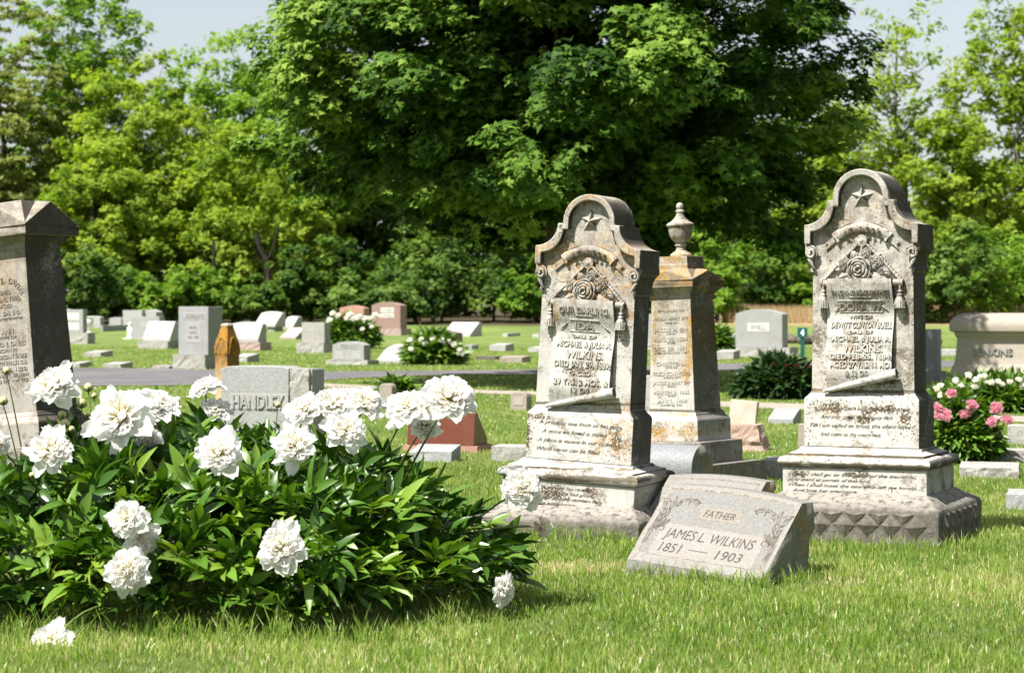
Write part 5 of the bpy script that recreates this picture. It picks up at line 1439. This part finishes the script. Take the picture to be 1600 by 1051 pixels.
for x_, y_, r_, D in ((10,579,6,9.5),(138,605,7,9.7),(127,630,8,9.5),(97,648,7,9.4),(102,662,8,9.35),(147,618,5,9.7),(136,648,5,9.5),(274,629,7.5,9.8),(434,632,5,9.7),(5,626,7,9.4),(50,742,5,9.1),(112,670,5,9.3)):
    p = loc(x_, y_, D); rr = r_/F*D
    bud(main, p, rr); stem(main, (p.x*.92, p.y*.8, max(.2, p.z*.62)), p - Vector((0,0,rr*.8)), .0028, .03)
p = loc(848, 822, 9.5); flower(main, p, 19/F*9.5, (.8,-.5,.15), BLOOM_S, GUARD_P, 6); stem(main, (p.x*.75, p.y, .30), p, .004, .02)
rs = random.Random(3)
for i in range(26):
    a = rs.uniform(0, 6.28); x_, y_ = rs.uniform(-1.0, 1.0), rs.uniform(-.62, .3)
    stem(main, (x_*.72, y_*.75, -.02), (x_*1.06, y_*1.1, rs.uniform(.30, .6)), .0055, -.03)

def small_bush(label, x0, x1, ytop, yb, nleaf, nmass, lscale, seed, flowers, blooms=BLOOM_S, guards=None, ng=0, mat=None, group='peony clumps among the graves', low_=.05):
    D0 = gdist(yb); rx = (x1-x0)/2/F*D0*1.02; D = D0 + rx*.75; rx = (x1-x0)/2/F*D*.90
    ht = (yb-ytop)/F*D*.97
    root = peony_bush('peony_bush', label, (x0+x1)/2, D, rx, rx*.8, ht*.92, nleaf, nmass, lscale, seed, group, lowest=low_, mat=mat)
    for f_ in flowers:
        x_, y_, r_ = f_[:3]; dd = D - rx*(1.0 if y_ > ytop + (yb-ytop)*.2 else .85)
        p = Vector((px(x_, dd) - root.location.x, dd - D, pz(y_, dd) - root.location.z))
        bl = f_[3] if len(f_) > 3 else blooms
        flower(root, p, r_/F*dd*1.15, (random.uniform(-.4,.4), -.7, random.uniform(.3,.9)), bl, guards or GUARD, ng)
        stem(root, (p.x*.7, p.y*.5, max(.05, p.z*.5)), p, .006 if D > 30 else .004, .02)
    return root
small_bush('far peony bush with white blooms and one dark red, before the rust-red stone', 500, 588, 500, 545, 0, 700, 2.2, 31, [(520,489,5),(528,493,5.5),(515,500,5.5),(512,506,5),(533,494,4.5,BLOOM_R),(546,491,5),(552,497,6),(560,495,6),(570,498,6),(578,497,5),(541,497,5),(586,492,5.5),(592,494,4),(502,512,4.5),(504,517,4),(488,530,4),(566,514,4),(581,510,4),(502,525,3.5)])
small_bush('far peony bush with a few round white blooms, before the dark brown stone', 640, 716, 526, 570, 0, 650, 2.0, 32, [(658,530,4.5),(664,537,5),(676,529,5.5),(690,531,5.5),(695,534,5),(701,533,4.5),(709,538,5),(642,545,5),(718,546,5),(722,553,4),(717,551,4)])
small_bush('little peony clump with white blooms left of the WILL stone', 1104, 1136, 520, 551, 0, 260, 2.2, 33, [(1112,514,5),(1119,519,5),(1128,530,3),(1133,536,3),(1108,521,4)])
small_bush('dark flowerless peony row lying in the maple shade', 1158, 1278, 573, 624, 0, 1000, 1.5, 34, [(1208,569,2.5,BLOOM_R),(1228,570,2.5,BLOOM_R),(1244,571,2.5,BLOOM_R),(1264,572,2.5,BLOOM_R)], mat=M['peony_shaded'])
small_bush('hedge of white peonies before the JENKINS tomb', 1456, 1680, 606, 645, 0, 1500, 1.4, 35, [(1470,602,5.5),(1463,607,5.5),(1493,594,5.5),(1501,602,5.5),(1513,586,6),(1524,593,6),(1523,603,6),(1532,588,5),(1538,587,5),(1549,597,5.5),(1560,596,5.5),(1566,600,4.5),(1592,593,6),(1597,602,5),(1578,596,5),(1541,596,4),(1470,617,5.5)])
small_bush('pink peony bush beside the upright monument plinth', 1452, 1554, 628, 724, 130, 420, .95, 36, [(1487,614,8),(1519,632,10.5),(1505,647,8),(1512,645,7),(1465,637,9),(1476,645,9),(1467,650,7),(1557,637,9.5),(1550,658,8.5),(1574,655,9.5),(1480,652,6),(1568,737,9.5)], BLOOM_P, GUARD_P, 6)
small_bush('small leafy peony tuft low behind the leaning monument', 596, 640, 598, 622, 0, 120, 1.2, 37, [], group=None)

# ------------------------------------------------------------------ trees
def leaf_template(kind):
    if kind == 'maple':      # three pointed lobes
        V = []; Fq = []
        for an, L_, w in ((0, 1.05, .36), (66, .85, .30), (-66, .85, .30)):
            ca, sa = math.cos(R(an)), math.sin(R(an)); o = len(V)
            for x_, y_, z_ in ((.08,-w,.05),(1,0,-.16),(.08,w,.05)): V.append(((x_*ca - y_*sa)*L_ - .30, (x_*sa + y_*ca)*L_, z_*L_))
            Fq.append((o, o+1, o+2))
        return np.array(V), np.array(Fq)
    if kind == 'spray':      # two small leaves on a twig
        V = []; Fq = []
        for an, L_, x0 in ((25, .85, -.35), (-40, .8, -.1)):
            ca, sa = math.cos(R(an)), math.sin(R(an)); o = len(V)
            for x_, y_, z_ in ((.05,-.33,.03),(1,0,-.10),(.22,.36,.05)): V.append((x0 + (x_*ca - y_*sa)*L_, (x_*sa + y_*ca)*L_, z_))
            Fq.append((o, o+1, o+2))
        return np.array(V), np.array(Fq)
    return np.array([(-.5,0,0),(0,.3,.08),(.5,0,-.08),(0,-.3,.08)]), np.array([(0,1,2,3)])

def scatter_leaves(P, N, size, kind, r, tint):
    T, Fq = leaf_template(kind); n = len(P)
    N = N / np.linalg.norm(N, axis=1, keepdims=True)
    a = r.normal(size=(n, 3)); t = a - N*(a*N).sum(1, keepdims=True); t /= np.linalg.norm(t, axis=1, keepdims=True) + 1e-9
    b_ = np.cross(N, t); s_ = (size*r.uniform(.65, 1.3, n))[:, None, None]
    V = P[:, None, :] + s_*(t[:, None, :]*T[None, :, 0:1] + b_[:, None, :]*T[None, :, 1:2] + N[:, None, :]*T[None, :, 2:3])
    k = len(T); Fa = (np.arange(n)[:, None, None]*k + Fq[None]).reshape(-1, Fq.shape[1])
    return V.reshape(-1, 3), Fa, np.repeat(tint, len(Fq))

def clump_cloud(C, RC, OUT, nper, size, kind, r, flat=.6, up=.75, ctint=None, spread=.45, loose=0.0):
    """domed boughs: each clump is a flattened cap of small leaf whorls"""
    nC = len(C); idx = np.repeat(np.arange(nC), nper)
    d = r.normal(size=(len(idx), 3)); d /= np.linalg.norm(d, axis=1, keepdims=True)
    d[:, 2] = np.where(r.random(len(d)) < .72, np.abs(d[:, 2]), d[:, 2]*.55)
    rad = r.random(len(d))**.40
    # whorls inside the clump
    nw = 9; W_ = r.normal(size=(nC, nw, 3)); W_ /= np.linalg.norm(W_, axis=2, keepdims=True); W_[:, :, 2] = np.abs(W_[:, :, 2])*.9 - .15
    w = W_[idx, r.integers(0, nw, len(idx))]
    off = (w*(.66 - .40*loose) + d*rad[:, None]*(.42 + .50*loose))
    off[:, 2] *= flat
    P = C[idx] + off*RC[idx][:, None]
    N = np.array([0, 0, up]) + np.array(sdir)*.35 + OUT[idx]*.40 + off*.55 + r.normal(size=P.shape)*spread
    tint = np.clip((ctint[idx] if ctint is not None else .45) + r.normal(0, .17, len(P)), 0, 1)
    return scatter_leaves(P, N, size, kind, r, tint)

def limb(m, a, b_, r0, r1, seed, seg=6, n=6, sag=.0):
    a, b_ = Vector(a), Vector(b_); P = []; Lh = (b_-a).length
    for i in range(n+1):
        t = i/n; q = a.lerp(b_, t); w = math.sin(math.pi*t)*.09*Lh
        q += Vector((mnoise.noise(Vector((seed, t*2.3, 0))), mnoise.noise(Vector((seed+5, t*2.3, 1))), mnoise.noise(Vector((seed+9, t*2.3, 2))) + sag))*w
        P.append(q)
    m.tube(P, [r0 + (r1-r0)*i/n for i in range(n+1)], seg)
    return P

def tree(name, label, x, D, cz, rx, rz_up, rz_dn, nclump, rc, nper, leaf, kind, mat, seed, group=None, bark='bark', trunk=.25, shell=.55, base=None, nlimb=26, ctr=(.25,.95), shift=None, lean=0.0, filt=None, ry=None, core=0, limb_z=0.0, loose=0.0, flat=.85, up=.7, category='tree'):
    r = np.random.default_rng(seed); X = px(x, D); Z = gz(D)
    root = empty(name, (X, D, Z)); tag(root, label, category, group)
    ry = ry or rx
    C = []; OUT = []; T_ = []
    tries = 0
    while len(C) < nclump and tries < nclump*30:
        tries += 1
        d = r.normal(size=3); d /= np.linalg.norm(d)
        f = 1 - (1-shell)*r.random()**1.25 if r.random() < .82 else r.uniform(.25, shell)
        rough = 1 + .20*mnoise.noise(Vector((d[0]*2.1+seed, d[1]*2.1, d[2]*2.1))) + .10*mnoise.noise(Vector((d[0]*5+seed, d[1]*5, d[2]*5)))
        p = np.array([d[0]*rx, d[1]*ry, d[2]*(rz_up if d[2] > 0 else rz_dn)])*f*rough
        p[0] += lean*p[2] + (shift or 0); p[2] += cz
        if p[2] < .12: continue
        if filt and not filt(p, X, D): continue
        C.append(p); OUT.append(d); T_.append(ctr[0] + (ctr[1]-ctr[0])*np.clip(.5 + .8*mnoise.noise(Vector((p[0]*.6+seed, p[1]*.6, p[2]*.6))) + r.normal(0,.12), 0, 1))
    C, OUT, T_ = np.array(C), np.array(OUT), np.array(T_)
    RC = rc*r.uniform(.6, 1.35, len(C))
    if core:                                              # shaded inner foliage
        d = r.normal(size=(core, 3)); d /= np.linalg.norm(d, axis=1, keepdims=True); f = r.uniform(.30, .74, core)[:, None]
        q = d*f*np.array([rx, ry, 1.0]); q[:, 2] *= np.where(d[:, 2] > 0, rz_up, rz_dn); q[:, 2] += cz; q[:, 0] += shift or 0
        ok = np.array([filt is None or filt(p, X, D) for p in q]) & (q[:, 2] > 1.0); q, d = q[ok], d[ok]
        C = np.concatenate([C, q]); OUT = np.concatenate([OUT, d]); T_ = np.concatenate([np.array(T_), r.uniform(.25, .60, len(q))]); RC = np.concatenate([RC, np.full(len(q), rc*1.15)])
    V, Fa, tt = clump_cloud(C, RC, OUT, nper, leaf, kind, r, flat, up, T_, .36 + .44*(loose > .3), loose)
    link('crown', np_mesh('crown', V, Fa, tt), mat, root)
    m = MB(); top = cz + rz_up*.55
    P = limb(m, (0, 0, -.2), (lean*top + r.normal(0,.25), r.normal(0,.25), top), trunk, trunk*.18, seed*3.1, 10, 10)
    o = m.build('trunk', M[bark], root, 60)
    m = MB()
    pick = [i for i in r.permutation(len(C)) if C[i][2] > limb_z][:nlimb]
    for i in pick:
        c = C[i]; hh = np.clip((c[2] - rx*.25)/top, .12, .92); a = P[int(hh*(len(P)-1))]
        rr = trunk*(.42 - .28*hh)
        limb(m, a, c, rr, rr*.2, seed + i*1.7, 6, 6, .25)
    if m.v: m.build('limbs', M[bark], root, 60)
    return root

MD = 36.4
def maple_filt(p, X, D):
    xi = CX + (X + p[0])/(D+p[1])*F; yi = HY - (p[2] - H)/(D+p[1])*F
    low = np.interp(xi, [360, 440, 560, 660, 780, 1000, 1200, 1330, 1420], [300, 318, 325, 345, 385, 425, 420, 380, 250])
    return yi < low
tree('maple_tree', 'large dark green maple spreading over the whole middle of the cemetery', 892, MD, 4.65, 4.85, 5.5, 3.2, 540, .60, 260, .122, 'maple', M['maple_leaf'], 3, None, 'bark', .27, .74, None, 50, (.02, 1.0), filt=maple_filt, flat=1.02, core=260, limb_z=5.2, loose=.08, ry=5.0, shift=-.31)

TG = 'trees along the far edge'
def far_tree(label, x, D, ytop, ybot, wpx, nclump, nper, leaf, mat, seed, **k):
    q = F/D; zt = H - (ytop-HY)/q - gz(D); zb = max(.4, H - (ybot-HY)/q - gz(D)); mid = zb + (zt-zb)*.42; rx = wpx/2/q; nclump = int(nclump*2.3); nper = int(nper*.58); leaf *= .84; k.setdefault('flat', 1.05); k.setdefault('loose', .85)
    return tree(k.pop('name', 'deciduous_tree'), label, x, D, mid, rx, zt-mid, mid-zb, nclump, k.pop('rc', rx*.155), nper, leaf, k.pop('kind', 'spray'), M[mat], seed, TG, **k)
far_tree('tall olive-yellow soft-needled tree at the far left edge', 5, 118, -60, 470, 240, 170, 80, .34, 'olive_leaf', 41, name='pine_tree', flat=.35)
far_tree('tall airy spring tree rising out of the frame second from the left', 118, 124, -90, 420, 250, 190, 80, .36, 'spring_leaf', 42, bark='bark_light', shell=.4)
far_tree('bright lime tree of middle height between the tall airy tree and the round one', 215, 114, 105, 480, 260, 170, 95, .34, 'lime_leaf', 43)
far_tree('round-topped spring-green tree left of the maple with sky over it', 345, 122, 48, 480, 260, 200, 95, .36, 'spring_leaf', 44)
far_tree('fresh green tree half behind the left boughs of the maple', 455, 120, 70, 470, 240, 160, 95, .36, 'spring_leaf', 45)
far_tree('lower yellow-green tree before the round-topped one', 395, 110, 190, 490, 230, 150, 95, .32, 'lime_leaf', 46, lean=-.05)
far_tree('small lime tree standing in front at the left, behind the dark obelisk', 150, 110, 230, 490, 220, 140, 95, .32, 'lime_leaf', 47)
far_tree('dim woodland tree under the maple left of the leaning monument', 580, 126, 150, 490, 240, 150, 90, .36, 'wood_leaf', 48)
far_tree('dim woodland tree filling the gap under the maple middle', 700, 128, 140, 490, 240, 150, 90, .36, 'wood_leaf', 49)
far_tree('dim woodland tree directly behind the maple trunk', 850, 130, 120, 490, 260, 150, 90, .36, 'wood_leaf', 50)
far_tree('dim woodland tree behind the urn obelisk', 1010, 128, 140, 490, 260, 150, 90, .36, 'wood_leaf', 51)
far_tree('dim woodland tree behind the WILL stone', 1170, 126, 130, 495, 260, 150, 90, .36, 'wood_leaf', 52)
far_tree('green tree just left of the upright monument, behind the maple edge', 1300, 122, 160, 490, 220, 120, 90, .34, 'lime_leaf', 53)
far_tree('thin half-bare tree with sky through it, right of the maple', 1400, 116, -80, 420, 220, 80, 50, .32, 'lime_leaf', 54, bark='bark_light', shell=.3, rc=.75, nlimb=60, trunk=.2)
far_tree('bright spring tree right of the upright monument top', 1480, 112, 165, 490, 190, 110, 90, .32, 'lime_leaf', 55)
far_tree('tall bright spring tree at the right edge', 1590, 114, -30, 480, 270, 165, 90, .34, 'lime_leaf', 56, bark='bark_light')
far_tree('tall green tree beyond the right edge of the frame', 1720, 116, -60, 480, 260, 150, 90, .36, 'spring_leaf', 57)
SG = 'shrubs along the woodland edge'
def shrub(label, x, D, ytop, wpx, mat, seed, n=85, nper=90, leaf=.25):
    q = F/D; zt = H - (ytop-HY)/q - gz(D); rx = wpx/2/q
    return tree('shrub', label, x, D, zt*.36, rx, zt*.64, zt*.40, n, rx*.20, int(nper*.65), leaf, 'spray', M[mat], seed, SG, trunk=.07, nlimb=14, ctr=(.0,.95), category='shrub', flat=1.1, loose=.8, shell=.35)
rs = random.Random(12)
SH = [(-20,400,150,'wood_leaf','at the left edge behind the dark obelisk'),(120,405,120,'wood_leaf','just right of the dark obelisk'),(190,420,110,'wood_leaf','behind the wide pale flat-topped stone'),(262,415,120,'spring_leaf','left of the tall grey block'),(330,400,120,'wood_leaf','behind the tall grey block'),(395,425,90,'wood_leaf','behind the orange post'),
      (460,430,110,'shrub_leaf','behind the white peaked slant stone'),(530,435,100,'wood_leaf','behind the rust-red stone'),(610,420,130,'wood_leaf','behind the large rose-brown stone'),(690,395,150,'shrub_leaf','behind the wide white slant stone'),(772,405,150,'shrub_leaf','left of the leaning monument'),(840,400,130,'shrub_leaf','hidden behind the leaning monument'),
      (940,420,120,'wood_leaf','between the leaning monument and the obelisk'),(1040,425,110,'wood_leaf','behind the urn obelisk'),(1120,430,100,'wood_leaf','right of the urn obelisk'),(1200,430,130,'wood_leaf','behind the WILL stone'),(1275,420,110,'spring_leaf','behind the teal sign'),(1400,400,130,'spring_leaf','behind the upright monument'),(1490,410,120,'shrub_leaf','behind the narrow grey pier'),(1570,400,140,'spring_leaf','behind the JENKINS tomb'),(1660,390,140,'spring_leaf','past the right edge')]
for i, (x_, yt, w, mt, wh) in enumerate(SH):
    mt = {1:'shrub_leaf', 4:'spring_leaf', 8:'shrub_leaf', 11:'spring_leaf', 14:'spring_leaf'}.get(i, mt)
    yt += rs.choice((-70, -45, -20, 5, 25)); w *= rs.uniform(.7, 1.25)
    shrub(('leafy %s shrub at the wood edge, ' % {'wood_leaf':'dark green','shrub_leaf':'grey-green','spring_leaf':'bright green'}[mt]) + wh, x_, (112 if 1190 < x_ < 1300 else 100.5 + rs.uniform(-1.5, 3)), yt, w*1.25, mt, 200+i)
# slim trunks one can see under the crowns
for i, (x0, y0, x1, y1, r0) in enumerate(((432,490,398,372,.16),(338,490,332,380,.10),(545,490,520,385,.10),(1127,522,1118,440,.14),(1140,520,1168,470,.05),(655,498,660,430,.08))):
    D = 104.5; q = D/F; m = MB(); a = Vector((px(x0, D), 0, 0)); P = limb(m, (0,0,-.1), (px(x1,D)-px(x0,D), .4, (y0-y1)*q*1.15), r0, r0*.6, i*3.3, 8, 6)
    Rt = empty('bare_trunk', (px(x0, D), D, gz(D))); tag(Rt, ['leaning dark trunk before the shrubs above the white peaked slant stone','slim upright trunk behind the tall grey block','slim trunk left of the rust-red stone','dark trunk seen right of the urn obelisk','thin bent stem right of the urn obelisk','slim trunk behind the large rose-brown stone'][i], 'tree trunk')
    m.build('trunk', M['bark_dark'], Rt, 60)
    m = MB(); limb(m, P[4], P[4] + Vector((.5, .2, 1.6)), r0*.4, r0*.12, i+.5); limb(m, P[3], P[3] + Vector((-.6, -.2, 1.3)), r0*.35, r0*.1, i+.9); m.build('limbs', M['bark_dark'], Rt, 60)
# the wood behind, one mass
r = np.random.default_rng(99); n = 900
C = np.stack([r.uniform(-52, 52, n), r.uniform(136, 150, n), .6 + r.uniform(0, 1, n)**1.0*9.5], 1)
C[:, 2] *= np.clip(1 - .35*((C[:, 0]-15)/40)**2*(C[:, 0] > 15), .35, 1)
V, Fa, tt = clump_cloud(C, r.uniform(1.2, 2.2, n), np.tile(np.array([[0,-.5,.5]]), (n,1)), 45, .75, 'one', r, .7, .7, r.uniform(.1,.7,n))
tag(link('far_wood', np_mesh('far_wood', V, Fa, tt), M['wood_leaf']), kind='stuff')
